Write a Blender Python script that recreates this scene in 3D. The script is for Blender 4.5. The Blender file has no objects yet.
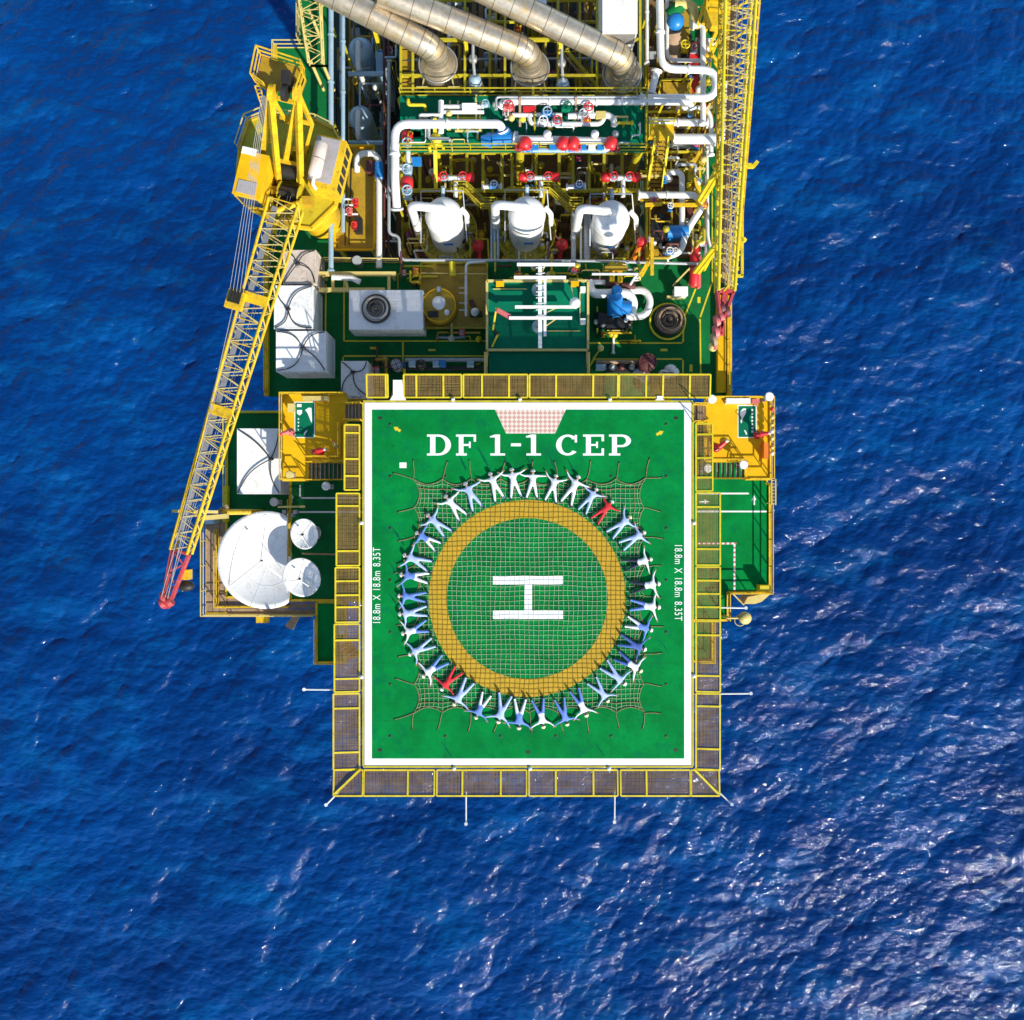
import bpy, bmesh, math, random
import numpy as np
from mathutils import Vector, Matrix
random.seed(7); np.random.seed(7)
SC = bpy.context.scene
COL = SC.collection
R = math.radians
# ------------------------------------------------------------------ camera
ZC, F = 88.4, 950.0                  # camera height above the sea, focal length in pixels
IW, IH = 1024, 1020
cam = bpy.data.cameras.new('camera'); camo = bpy.data.objects.new('camera', cam); COL.objects.link(camo)
camo.location = (0, 0, ZC); camo.rotation_euler = (0, 0, 0)
cam.sensor_fit = 'HORIZONTAL'; cam.sensor_width = 36; cam.lens = 36 * F / IW
cam.clip_end = 20000; cam.clip_start = 0.5
SC.camera = camo
# ------------------------------------------------------------------ light
SUN_EL = R(31); SUN_DIR = Vector((0.55, -0.835, 0)).normalized()      # towards the sun, seen on the map
sd = Vector((SUN_DIR.x * math.cos(SUN_EL), SUN_DIR.y * math.cos(SUN_EL), math.sin(SUN_EL)))
sun = bpy.data.lights.new('sun', 'SUN'); sun.energy = 5.0; sun.angle = R(0.53); sun.color = (1, 0.95, 0.84)
suno = bpy.data.objects.new('sun', sun); COL.objects.link(suno); suno.location = (60, -90, 120)
suno.rotation_euler = sd.to_track_quat('Z', 'Y').to_euler()
world = bpy.data.worlds.new('World'); SC.world = world; world.use_nodes = True
wn = world.node_tree.nodes; wl = world.node_tree.links
sky = wn.new('ShaderNodeTexSky'); sky.sky_type = 'NISHITA'; sky.sun_disc = False
sky.sun_elevation = SUN_EL; sky.sun_rotation = math.atan2(SUN_DIR.x, SUN_DIR.y)
sky.air_density = 1.0; sky.dust_density = 0.4; sky.ozone_density = 1.5
bg = wn['Background']; bg.inputs['Strength'].default_value = 0.15
wl.new(sky.outputs[0], bg.inputs[0])
SC.view_settings.view_transform = 'Standard'; SC.view_settings.look = 'None'
SC.view_settings.gamma = 1; SC.view_settings.use_curve_mapping = False
SC.view_settings.exposure = 0.38
SC.render.engine = 'CYCLES'

# ------------------------------------------------------------------ levels (metres above the sea)
SEA = -22.0    # sea surface below the datum
ZH = 34.0      # helideck
ZM = 27.5      # main deck
ZL = 19.5      # lower deck seen through the openings
ZV = 23.2      # vessel floor
ZP = 30.5      # process mezzanine
ZA = 31.6      # yellow access landings
ZG = 29.4      # green side decks under the landings
ZS = 28.0      # antenna platform
def W(px, py, z): return Vector(((px - 512) * (ZC - z) / F, (510 - py) * (ZC - z) / F, z))
def S(px, z): return px * (ZC - z) / F

# ------------------------------------------------------------------ materials
def mat(name, col, rough=0.5, metal=0.0, var=0.12, scale=0.8, dirt=None, damt=0.0, dscale=1.6, bump=0.0, bscale=20, spec=0.5, chip=0.6):
    m = bpy.data.materials.new(name); m.use_nodes = True
    n, l = m.node_tree.nodes, m.node_tree.links
    b = n['Principled BSDF']
    geo = n.new('ShaderNodeNewGeometry')
    t = n.new('ShaderNodeTexNoise'); t.inputs['Scale'].default_value = scale; t.inputs['Detail'].default_value = 6; t.inputs['Roughness'].default_value = 0.65
    l.new(geo.outputs['Position'], t.inputs['Vector'])
    r = n.new('ShaderNodeValToRGB'); e = r.color_ramp.elements
    e[0].position = 0.3; e[1].position = 0.7
    e[0].color = (*[c * (1 - var) for c in col], 1); e[1].color = (*[min(1, c * (1 + var)) for c in col], 1)
    l.new(t.outputs['Fac'], r.inputs['Fac']); out = r.outputs['Color']
    if dirt:
        t2 = n.new('ShaderNodeTexNoise'); t2.inputs['Scale'].default_value = dscale; t2.inputs['Detail'].default_value = 8; t2.inputs['Roughness'].default_value = 0.75
        l.new(geo.outputs['Position'], t2.inputs['Vector'])
        mr = n.new('ShaderNodeMapRange'); mr.inputs[1].default_value = 0.52; mr.inputs[2].default_value = 0.72; mr.inputs[3].default_value = 0; mr.inputs[4].default_value = damt
        l.new(t2.outputs['Fac'], mr.inputs[0])
        mx = n.new('ShaderNodeMix'); mx.data_type = 'RGBA'
        l.new(mr.outputs[0], mx.inputs[0]); l.new(out, mx.inputs[6]); mx.inputs[7].default_value = (*dirt, 1); out = mx.outputs[2]
        t4 = n.new('ShaderNodeTexNoise'); t4.inputs['Scale'].default_value = dscale * 5.3; t4.inputs['Detail'].default_value = 5; t4.inputs['Roughness'].default_value = 0.7
        l.new(geo.outputs['Position'], t4.inputs['Vector'])
        m4 = n.new('ShaderNodeMapRange'); m4.inputs[1].default_value = 0.57; m4.inputs[2].default_value = 0.66; m4.inputs[3].default_value = 0; m4.inputs[4].default_value = damt * chip
        l.new(t4.outputs['Fac'], m4.inputs[0])
        x4 = n.new('ShaderNodeMix'); x4.data_type = 'RGBA'; l.new(m4.outputs[0], x4.inputs[0]); l.new(out, x4.inputs[6]); x4.inputs[7].default_value = (*[c * .7 for c in dirt], 1); out = x4.outputs[2]
    l.new(out, b.inputs['Base Color'])
    b.inputs['Roughness'].default_value = rough; b.inputs['Metallic'].default_value = metal
    b.inputs['Specular IOR Level'].default_value = spec
    if bump:
        t3 = n.new('ShaderNodeTexNoise'); t3.inputs['Scale'].default_value = bscale; t3.inputs['Detail'].default_value = 4
        l.new(geo.outputs['Position'], t3.inputs['Vector'])
        bp = n.new('ShaderNodeBump'); bp.inputs['Strength'].default_value = bump; bp.inputs['Distance'].default_value = 0.03
        l.new(t3.outputs['Fac'], bp.inputs['Height']); l.new(bp.outputs[0], b.inputs['Normal'])
    return m
RUST = (0.16, 0.055, 0.02)
M = {
 'heli': mat('helideck green', (0.0, 0.195, 0.036), 0.85, 0, 0.30, 0.5, (0.0, 0.115, 0.055), 0.75, 1.1, 0.25, 30, 0.08),
 'deck': mat('deck green', (0.004, 0.14, 0.034), 0.7, 0, 0.25, 0.5, (0.01, 0.075, 0.03), 0.8, 0.7, spec=0.12),
 'teal': mat('teal roof', (0.0, 0.15, 0.075), 0.65, 0, 0.2, 0.5, (0.005, 0.10, 0.06), 0.6, 0.9, spec=0.12),
 'white': mat('white marking paint', (0.85, 0.85, 0.83), 0.7, 0, 0.05, 1.0, (0.50, 0.56, 0.46), 0.5, 3.0, chip=.9),
 'wpipe': mat('white pipe paint', (0.72, 0.72, 0.69), 0.4, 0, 0.06, 1.5, (0.42, 0.36, 0.26), 0.5, 2.2),
 'wtank': mat('white tank paint', (0.84, 0.84, 0.82), 0.4, 0, 0.03, 1.0, (0.50, 0.40, 0.27), 0.5, 1.3),
 'gpipe': mat('grey pipe paint', (0.40, 0.43, 0.45), 0.4, 0.2, 0.12, 1.2, (0.25, 0.2, 0.14), 0.4, 2),
 'yel': mat('chrome yellow paint', (0.68, 0.43, 0.012), 0.6, 0, 0.22, 1.0, (0.26, 0.13, 0.02), 0.85, 1.5, spec=.3, chip=.9),
 'lime': mat('lemon yellow paint', (0.68, 0.54, 0.012), 0.5, 0, 0.15, 1.0, (0.34, 0.22, 0.02), 0.7, 2.6, chip=.8),
 'ydeck': mat('amber deck paint', (0.74, 0.42, 0.004), 0.6, 0, 0.14, 0.7, (0.52, 0.27, 0.004), 0.6, 0.9, spec=.2),
 'olive': mat('olive yellow beam', (0.47, 0.39, 0.014), 0.55, 0, 0.2, 1.0, (0.20, 0.13, 0.015), 0.7, 1.6),
 'cream': mat('cream yellow paint', (0.62, 0.50, 0.16), 0.5, 0, 0.1, 1.2, (0.35, 0.22, 0.06), 0.5, 2),
 'gold': mat('ochre skid floor', (0.40, 0.25, 0.012), 0.55, 0, 0.2, 0.9, (0.17, 0.10, 0.01), 0.75, 1.2),
 'brown': mat('rusty brown grating', (0.19, 0.115, 0.04), 0.75, 0.1, 0.3, 2.0, (0.28, 0.15, 0.03), 0.6, 3),
 'plank': mat('tan plank', (0.33, 0.22, 0.13), 0.75, 0, 0.25, 1.5, (0.16, 0.10, 0.06), 0.6, 2),
 'netw': mat('rusty net wire', (0.23, 0.145, 0.040), 0.8, 0.0, 0.35, 1.2, (0.38, 0.22, 0.05), 0.6, 2.5),
 'dark': mat('dark steel', (0.03, 0.03, 0.028), 0.55, 0.4, 0.3, 1.5, (0.09, 0.05, 0.03), 0.5, 2),
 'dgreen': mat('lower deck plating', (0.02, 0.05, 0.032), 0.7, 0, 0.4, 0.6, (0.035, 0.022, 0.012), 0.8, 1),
 'steel': mat('weathered galvanised steel', (0.42, 0.41, 0.39), 0.45, 0.6, 0.15, 1.5, (0.25, 0.18, 0.11), 0.5, 2),
 'clad': mat('aluminium cladding', (0.62, 0.53, 0.40), 0.34, 0.75, 0.2, 2.5, (0.66, 0.40, 0.04), 0.95, 0.55, 0.15, 9),
 'seam': mat('dull cladding seam', (0.20, 0.15, 0.09), 0.5, 0.5, 0.2, 3),
 'blue': mat('valve blue', (0.012, 0.20, 0.55), 0.4, 0, 0.12, 2, (0.02, 0.1, 0.28), 0.5, 3),
 'lblue': mat('pale blue steel', (0.33, 0.47, 0.57), 0.4, 0.15, 0.1, 1.5, (0.2, 0.22, 0.22), 0.5, 2),
 'red': mat('valve red', (0.62, 0.02, 0.025), 0.42, 0, 0.12, 2, (0.3, 0.02, 0.02), 0.5, 3),
 'pink': mat('faded red paint', (0.60, 0.13, 0.13), 0.55, 0, 0.2, 2, (0.5, 0.28, 0.2), 0.6, 3),
 'orange': mat('safety orange', (0.75, 0.19, 0.015), 0.45, 0, 0.1, 2),
 'maroon': mat('maroon primer', (0.12, 0.03, 0.03), 0.6, 0, 0.25, 2, (0.06, 0.03, 0.02), 0.5, 3),
 'grey': mat('grey house roof', (0.36, 0.33, 0.33), 0.7, 0, 0.14, 1.2, (0.22, 0.19, 0.17), 0.5, 2),
 'exh': mat('heat stained white', (0.72, 0.62, 0.55), 0.45, 0.1, 0.08, 2, (0.48, 0.23, 0.12), 0.75, 1.2),
 'rope': mat('pale manila rope', (0.38, 0.47, 0.29), 0.85, 0, 0.25, 3, (0.16, 0.24, 0.10), 0.8, 0.9),
 'ropeb': mat('brown border rope', (0.24, 0.19, 0.09), 0.9, 0, 0.3, 3),
 'ring': mat('landing circle yellow', (0.51, 0.32, 0.010), 0.7, 0, 0.15, 1.5, (0.48, 0.27, 0.012), 0.7, 2.0),
 'black': mat('black rubber', (0.012, 0.012, 0.014), 0.6, 0, 0.2),
 'hose': mat('coiled hose', (0.06, 0.05, 0.04), 0.6, 0, 0.4, 6),
 'cover': mat('white coverall', (0.74, 0.75, 0.79), 0.8, 0, 0.05, 6),
 'cshade_pale': mat('pale blue coverall', (0.40, 0.50, 0.78), 0.8, 0, 0.08, 6),  # white cloth with its bluish shade put into the base colour
 'cnavy': mat('navy trousers', (0.012, 0.018, 0.045), 0.85, 0, 0.2, 6),
 'cshade_mid': mat('soft blue coverall', (0.13, 0.24, 0.62), 0.8, 0, 0.1, 6),  # same white cloth, stronger blue shade painted in
 'tipred': mat('worn boom tip red', (0.46, 0.045, 0.05), 0.55, 0, 0.25, 2, (0.5, 0.25, 0.18), 0.5, 3),
 'cblue': mat('mid blue coverall', (0.06, 0.12, 0.38), 0.85, 0, 0.15, 6),
 'cred': mat('red coverall', (0.62, 0.018, 0.028), 0.8, 0, 0.12, 6),
 'skin': mat('skin', (0.36, 0.19, 0.115), 0.55, 0, 0.08, 9),
 'hat': mat('white hard hat', (0.80, 0.80, 0.76), 0.35, 0, 0.02),
 'haty': mat('cream hard hat', (0.74, 0.68, 0.46), 0.35, 0, 0.03),
 'glass': mat('tinted window', (0.05, 0.07, 0.08), 0.12, 0.0, 0.1),
}
def rope_mat():
    m = M['rope']; n, l = m.node_tree.nodes, m.node_tree.links; b = n['Principled BSDF']       # the circle's paint covers the rope too
    src = b.inputs['Base Color'].links[0].from_socket; geo = n.new('ShaderNodeNewGeometry'); vm = n.new('ShaderNodeVectorMath'); vm.operation = 'DISTANCE'
    c = W(527.3, 598.5, ZH + .03); vm.inputs[1].default_value = c; l.new(geo.outputs['Position'], vm.inputs[0])
    a = n.new('ShaderNodeMath'); a.operation = 'COMPARE'; a.inputs[1].default_value = S(89.5, ZH); a.inputs[2].default_value = S(9.2, ZH); l.new(vm.outputs['Value'], a.inputs[0])
    mx = n.new('ShaderNodeMix'); mx.data_type = 'RGBA'; l.new(a.outputs[0], mx.inputs[0]); l.new(src, mx.inputs[6]); mx.inputs[7].default_value = (0.33, 0.19, 0.015, 1); out = mx.outputs[2]; sp = n.new('ShaderNodeSeparateXYZ'); l.new(geo.outputs['Position'], sp.inputs[0])
    for x0, y0, x1, y1 in ((493, 576, 563, 584.5), (493, 610.5, 563, 619), (524.5, 584.5, 532, 610.5)):      # and the letter's white paint
        p, q = W(x0, y1, ZH), W(x1, y0, ZH); k = []
        for ax in (0, 1):
            cm = n.new('ShaderNodeMath'); cm.operation = 'COMPARE'; cm.inputs[1].default_value = (p[ax] + q[ax]) / 2; cm.inputs[2].default_value = (q[ax] - p[ax]) / 2; l.new(sp.outputs[ax], cm.inputs[0]); k.append(cm)
        mu = n.new('ShaderNodeMath'); mu.operation = 'MULTIPLY'; l.new(k[0].outputs[0], mu.inputs[0]); l.new(k[1].outputs[0], mu.inputs[1])
        m2 = n.new('ShaderNodeMix'); m2.data_type = 'RGBA'; l.new(mu.outputs[0], m2.inputs[0]); l.new(out, m2.inputs[6]); m2.inputs[7].default_value = (0.8, 0.8, 0.77, 1); out = m2.outputs[2]
    l.new(out, b.inputs['Base Color'])
rope_mat()
M['streak'] = mat('dark scuff', (0.0, 0.105, 0.045), 0.8, 0, 0.3, 2, spec=.08)
def hatch_mat():
    m = bpy.data.materials.new('red and white dotted paint'); m.use_nodes = True
    n, l = m.node_tree.nodes, m.node_tree.links; b = n['Principled BSDF']; b.inputs['Roughness'].default_value = 0.7
    geo = n.new('ShaderNodeNewGeometry'); ck = n.new('ShaderNodeTexChecker'); ck.inputs['Scale'].default_value = 5.6
    mp = n.new('ShaderNodeMapping'); mp.inputs['Rotation'].default_value = (0, 0, R(45))
    l.new(geo.outputs['Position'], mp.inputs['Vector']); l.new(mp.outputs[0], ck.inputs['Vector'])
    ck.inputs['Color1'].default_value = (0.70, 0.62, 0.52, 1); ck.inputs['Color2'].default_value = (0.55, 0.30, 0.24, 1)
    l.new(ck.outputs['Color'], b.inputs['Base Color']); return m
M['hatch'] = hatch_mat()

# ------------------------------------------------------------------ mesh helpers
def empty(name, loc):
    o = bpy.data.objects.new(name, None); COL.objects.link(o); o.location = loc; o.empty_display_size = 0.3; return o
def tag(o, label=None, cat=None, group=None, kind=None):
    if label: o['label'] = label
    if cat: o['category'] = cat
    if group: o['group'] = group
    if kind: o['kind'] = kind
    return o
def T(name, label, cat, loc, group=None): return tag(empty(name, Vector(loc)), label, cat, group)
def wloc(o):
    v = Vector((0, 0, 0))
    while o is not None: v += o.location; o = o.parent
    return v
def arc_path(pts, rad):
    pts = [Vector(p) for p in pts]
    if rad <= 0 or len(pts) < 3: return pts
    out = [pts[0]]
    for i in range(1, len(pts) - 1):
        a, b, c = pts[i - 1], pts[i], pts[i + 1]
        d1 = (a - b); d2 = (c - b); r = min(rad, d1.length * 0.48, d2.length * 0.48)
        d1.normalize(); d2.normalize()
        if d1.dot(d2) < -0.995: out.append(b); continue
        p, q = b + d1 * r, b + d2 * r
        for k in range(6):
            t = k / 5; out.append((1 - t) ** 2 * p + 2 * t * (1 - t) * b + t * t * q)
    out.append(pts[-1]); return out
class MB:
    def __init__(s): s.v = []; s.f = []; s.sm = []
    def add(s, vs, fs, sm=False):
        o = len(s.v); s.v += [Vector(v) for v in vs]; s.f += [[i + o for i in f] for f in fs]; s.sm += [sm] * len(fs); return s
    def box(s, c, d, rot=0.0, tilt=None):
        hx, hy, hz = d[0] / 2, d[1] / 2, d[2] / 2
        m = Matrix.Rotation(rot, 3, 'Z')
        if tilt is not None: m = m @ tilt
        c = Vector(c)
        vs = [c + m @ Vector((x * hx, y * hy, z * hz)) for z in (-1, 1) for x, y in ((-1, -1), (1, -1), (1, 1), (-1, 1))]
        return s.add(vs, [[3, 2, 1, 0], [4, 5, 6, 7], [0, 1, 5, 4], [1, 2, 6, 5], [2, 3, 7, 6], [3, 0, 4, 7]])
    def pbox(s, x0, y0, x1, y1, z0, z1):
        a, b = W(x0, y1, z1), W(x1, y0, z1)
        return s.box(((a.x + b.x) / 2, (a.y + b.y) / 2, (z0 + z1) / 2), (abs(b.x - a.x), abs(b.y - a.y), z1 - z0))
    def bar(s, a, b, w, h=None):
        a, b = Vector(a), Vector(b); h = h or w; d = b - a; L = d.length
        if L < 1e-5: return s
        q = d.to_track_quat('X', 'Z').to_matrix(); c = (a + b) / 2
        vs = [c + q @ Vector((x * L / 2, y * w / 2, z * h / 2)) for z in (-1, 1) for x, y in ((-1, -1), (1, -1), (1, 1), (-1, 1))]
        return s.add(vs, [[3, 2, 1, 0], [4, 5, 6, 7], [0, 1, 5, 4], [1, 2, 6, 5], [2, 3, 7, 6], [3, 0, 4, 7]])
    def prism(s, poly, z0, z1):
        n = len(poly); vs = [(p[0], p[1], z0) for p in poly] + [(p[0], p[1], z1) for p in poly]
        a = sum(poly[i][0] * poly[(i + 1) % n][1] - poly[(i + 1) % n][0] * poly[i][1] for i in range(n))
        up = list(range(n, 2 * n)); dn = list(range(n - 1, -1, -1))
        fs = [up, dn] + [[i, (i + 1) % n, n + (i + 1) % n, n + i] for i in range(n)]
        if a < 0: fs = [f[::-1] for f in fs]
        return s.add(vs, fs)
    def pprism(s, pp, z0, z1): return s.prism([W(x, y, z1)[:2] for x, y in pp], z0, z1)
    def tube(s, pts, r, seg=10, caps=True):
        pts = [Vector(p) for p in pts]; n = len(pts); rr = r if isinstance(r, (list, tuple)) else [r] * n
        t0 = (pts[1] - pts[0]).normalized(); up = Vector((0, 0, 1)) if abs(t0.z) < 0.9 else Vector((1, 0, 0))
        u = t0.cross(up).normalized(); vs = []
        for i in range(n):
            t = (pts[min(i + 1, n - 1)] - pts[max(i - 1, 0)])
            if t.length < 1e-9: t = t0
            t.normalize(); u = (u - t * u.dot(t))
            u = u.normalized() if u.length > 1e-6 else t.orthogonal().normalized()
            w = t.cross(u)
            vs += [pts[i] + (u * math.cos(2 * math.pi * k / seg) + w * math.sin(2 * math.pi * k / seg)) * rr[i] for k in range(seg)]
        fs = [[i * seg + k, i * seg + (k + 1) % seg, (i + 1) * seg + (k + 1) % seg, (i + 1) * seg + k] for i in range(n - 1) for k in range(seg)]
        s.add(vs, fs, seg > 5)
        if caps: s.add(vs[:seg], [list(range(seg))[::-1]]); s.add(vs[-seg:], [list(range(seg))])
        return s
    def lathe(s, prof, c, seg=24, m=None):
        c = Vector(c); m = m or Matrix.Identity(3); vs = []; fs = []
        for r, z in prof: vs += [c + m @ Vector((r * math.cos(2 * math.pi * k / seg), r * math.sin(2 * math.pi * k / seg), z)) for k in range(seg)]
        for i in range(len(prof) - 1):
            for k in range(seg): fs.append([i * seg + k, i * seg + (k + 1) % seg, (i + 1) * seg + (k + 1) % seg, (i + 1) * seg + k])
        s.add(vs, fs, True)
        if prof[0][0] > 1e-4: s.add(vs[:seg], [list(range(seg))[::-1]])
        if prof[-1][0] > 1e-4: s.add(vs[-seg:], [list(range(seg))])
        return s
    def ball(s, c, r, seg=12, sc=(1, 1, 1)):
        n = seg // 2; m = Matrix.Diagonal(Vector(sc))
        return s.lathe([(max(1e-5, r * math.sin(math.pi * i / n)), -r * math.cos(math.pi * i / n)) for i in range(n + 1)], c, seg, m)
    def torus(s, c, R_, r, seg=24, ts=6, m=None):
        c = Vector(c); m = m or Matrix.Identity(3); vs = []; fs = []
        for i in range(seg):
            a = 2 * math.pi * i / seg
            for j in range(ts):
                b = 2 * math.pi * j / ts
                vs.append(c + m @ Vector(((R_ + r * math.cos(b)) * math.cos(a), (R_ + r * math.cos(b)) * math.sin(a), r * math.sin(b))))
        for i in range(seg):
            for j in range(ts):
                fs.append([i * ts + j, ((i + 1) % seg) * ts + j, ((i + 1) % seg) * ts + (j + 1) % ts, i * ts + (j + 1) % ts])
        return s.add(vs, fs, True)
    def mesh(s, name, off=Vector((0, 0, 0))):
        me = bpy.data.meshes.new(name); me.from_pydata([v - off for v in s.v], [], s.f)
        me.polygons.foreach_set('use_smooth', s.sm); me.update(); return me
    def build(s, name, material, parent=None):
        off = wloc(parent) if parent is not None else Vector((0, 0, 0))
        me = s.mesh(name, off); me.materials.append(M[material] if isinstance(material, str) else material)
        o = bpy.data.objects.new(name, me); COL.objects.link(o); o.parent = parent; return o
def struct(name, mb, m): return tag(mb.build(name, m), kind='structure')

def handrail(parent, pts, m='yel', h=1.05, sp=1.6, closed=False, r=0.028):
    """rails along a line of world points, each post a sub-part"""
    pts = [Vector(p) for p in pts]
    if closed: pts.append(pts[0])
    mb = MB()
    for a, b in zip(pts, pts[1:]):
        for hh in (h, h * 0.52): mb.bar(a + Vector((0, 0, hh)), b + Vector((0, 0, hh)), r * 2)
        mb.bar(a + Vector((0, 0, 0.06)), b + Vector((0, 0, 0.06)), 0.02, 0.12)
    hr = mb.build('handrail', m, parent)
    for a, b in zip(pts, pts[1:]):
        n = max(1, round((b - a).length / sp))
        for i in range(n + (1 if (b is pts[-1] and not closed) else 0)):
            p = a.lerp(b, i / n); MB().bar(p, p + Vector((0, 0, h + 0.03)), 0.05).build('post', m, hr)
    return hr
def PW(pp, z): return [W(x, y, z) for x, y in pp]

# ------------------------------------------------------------------ SEA
def build_sea():
    N, L = 800, 152.0
    k1 = np.fft.fftfreq(N, L / N) * 2 * np.pi; kx, ky = np.meshgrid(k1, k1, indexing='ij'); k = np.hypot(kx, ky); k[0, 0] = 1
    wd = np.array([-0.50, 0.866]); V = 5.2; Lw = V * V / 9.81
    cosw = (kx * wd[0] + ky * wd[1]) / k
    P = np.exp(-1 / (k * Lw) ** 2) / k ** 4 * (0.12 + cosw ** 2) * np.exp(-(k * 0.09) ** 2) * k ** 0.75; P[0, 0] = 0
    h = np.sqrt(P) * (np.random.randn(N, N) + 1j * np.random.randn(N, N))
    H = np.real(np.fft.ifft2(h)); sc = 0.16 / H.std(); H *= sc
    DX = np.real(np.fft.ifft2(-1j * kx / k * h)) * sc; DY = np.real(np.fft.ifft2(-1j * ky / k * h)) * sc
    ch = 1.0
    d = L / N
    jac = (1 + ch * np.gradient(DX, d, axis=0)) * (1 + ch * np.gradient(DY, d, axis=1)) - (ch * np.gradient(DX, d, axis=1)) ** 2
    core = (np.arange(N) - N / 2) * d
    ext = []; x = core[-1]; st = d
    while x < 6000: st *= 1.75; x += st; ext.append(x)
    ext = np.array(ext); c = np.concatenate([core[0] - (ext - core[-1])[::-1], core, ext]); ne = len(ext); n = len(c)
    X, Y = np.meshgrid(c, c, indexing='ij')
    def pad(a): 
        q = np.zeros((n, n)); w = np.clip((L / 2 - np.abs(core)) / 6, 0, 1); q[ne:ne + N, ne:ne + N] = a * np.minimum(w[:, None], w[None, :]); return q
    Zz = pad(H); X = X + ch * pad(DX); Y = Y + ch * pad(DY); foam = pad(np.clip((0.36 - jac) / 0.35, 0, 1))
    co = np.stack([X, Y, Zz], -1).reshape(-1, 3).astype(np.float32)
    idx = np.arange(n * n).reshape(n, n)
    q = np.stack([idx[:-1, :-1], idx[1:, :-1], idx[1:, 1:], idx[:-1, 1:]], -1).reshape(-1, 4).astype(np.int32)
    me = bpy.data.meshes.new('sea'); me.vertices.add(n * n); me.vertices.foreach_set('co', co.ravel())
    me.loops.add(q.size); me.loops.foreach_set('vertex_index', q.ravel())
    me.polygons.add(len(q)); me.polygons.foreach_set('loop_start', np.arange(0, q.size, 4, dtype=np.int32))
    me.polygons.foreach_set('use_smooth', np.ones(len(q), dtype=bool))
    at = me.attributes.new('foam', 'FLOAT', 'POINT'); at.data.foreach_set('value', foam.ravel().astype(np.float32))
    me.update(); me.validate()
    m = bpy.data.materials.new('sea water'); m.use_nodes = True; nn, l = m.node_tree.nodes, m.node_tree.links; b = nn['Principled BSDF']
    geo = nn.new('ShaderNodeNewGeometry')
    def noise(scale, det, rough=0.6, stretch=None):
        t = nn.new('ShaderNodeTexNoise'); t.inputs['Scale'].default_value = scale; t.inputs['Detail'].default_value = det; t.inputs['Roughness'].default_value = rough
        if stretch:
            mp = nn.new('ShaderNodeMapping'); mp.inputs['Rotation'].default_value = (0, 0, R(stretch[0])); mp.inputs['Scale'].default_value = (stretch[1], 1, 1)
            l.new(geo.outputs['Position'], mp.inputs['Vector']); l.new(mp.outputs[0], t.inputs['Vector'])
        else: l.new(geo.outputs['Position'], t.inputs['Vector'])
        return t
    big = noise(0.05, 3)
    rp = nn.new('ShaderNodeValToRGB'); rp.color_ramp.elements[0].position = 0.35; rp.color_ramp.elements[1].position = 0.68
    rp.color_ramp.elements[0].color = (0.0, 0.023, 0.120, 1); rp.color_ramp.elements[1].color = (0.0, 0.042, 0.190, 1)
    l.new(big.outputs['Fac'], rp.inputs['Fac'])
    st = noise(0.22, 6, 0.7, (-40, 0.45))                    # paler aerated streaks
    sm = nn.new('ShaderNodeMapRange'); sm.inputs[1].default_value = 0.50; sm.inputs[2].default_value = 0.78; sm.inputs[4].default_value = 0.6; l.new(st.outputs['Fac'], sm.inputs[0])
    sx = nn.new('ShaderNodeMix'); sx.data_type = 'RGBA'; l.new(sm.outputs[0], sx.inputs[0]); l.new(rp.outputs[0], sx.inputs[6]); sx.inputs[7].default_value = (0.001, 0.115, 0.34, 1)
    fa = nn.new('ShaderNodeAttribute'); fa.attribute_name = 'foam'
    fn = noise(3.4, 7, 0.75, (-38, 0.5))
    mr = nn.new('ShaderNodeMapRange'); mr.inputs[1].default_value = 0.50; mr.inputs[2].default_value = 0.66
    l.new(fn.outputs['Fac'], mr.inputs[0])
    mu = nn.new('ShaderNodeMath'); mu.operation = 'MULTIPLY'; l.new(fa.outputs['Fac'], mu.inputs[0]); l.new(mr.outputs[0], mu.inputs[1])
    mx = nn.new('ShaderNodeMix'); mx.data_type = 'RGBA'; l.new(mu.outputs[0], mx.inputs[0]); l.new(sx.outputs[2], mx.inputs[6]); mx.inputs[7].default_value = (0.62, 0.66, 0.66, 1)
    l.new(mx.outputs[2], b.inputs['Base Color'])
    b.inputs['Roughness'].default_value = 0.06; b.inputs['Specular IOR Level'].default_value = 0.34; b.inputs['IOR'].default_value = 1.33
    n1 = noise(2.0, 4, 0.6, (-35, 0.6)); n2 = noise(0.6, 3, 0.55, (-30, 0.5))
    ad = nn.new('ShaderNodeMath'); ad.operation = 'MULTIPLY_ADD'; ad.inputs[1].default_value = 1.6
    l.new(n2.outputs['Fac'], ad.inputs[0]); l.new(n1.outputs['Fac'], ad.inputs[2])
    bp = nn.new('ShaderNodeBump'); bp.inputs['Strength'].default_value = 0.8; bp.inputs['Distance'].default_value = 0.22
    l.new(ad.outputs[0], bp.inputs['Height']); l.new(bp.outputs[0], b.inputs['Normal'])
    me.materials.append(m)
    o = bpy.data.objects.new('sea', me); COL.objects.link(o); o.location.z = SEA; tag(o, kind='structure')
build_sea()
# ------------------------------------------------------------------ DECKS
md = MB().pprism([(268, 396), (268, 238), (276, 238), (276, 47), (300, 47), (300, -140), (328, -140), (328, 262), (645, 262), (645, -140), (728, -140), (728, 396)], ZM - 0.45, ZM)
main_deck = struct('main_deck', md, 'deck')
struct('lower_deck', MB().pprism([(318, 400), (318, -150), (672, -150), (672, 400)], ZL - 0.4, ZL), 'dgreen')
mezz = struct('mezzanine_deck', MB().pprism([(400, 151), (400, 95), (646, 95), (646, 151)], ZP - 0.25, ZP), 'teal')
vfl = struct('vessel_deck', MB().pprism([(396, 268), (396, 152), (640, 152), (640, 268)], ZV - 0.2, ZV), 'brown')
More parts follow.
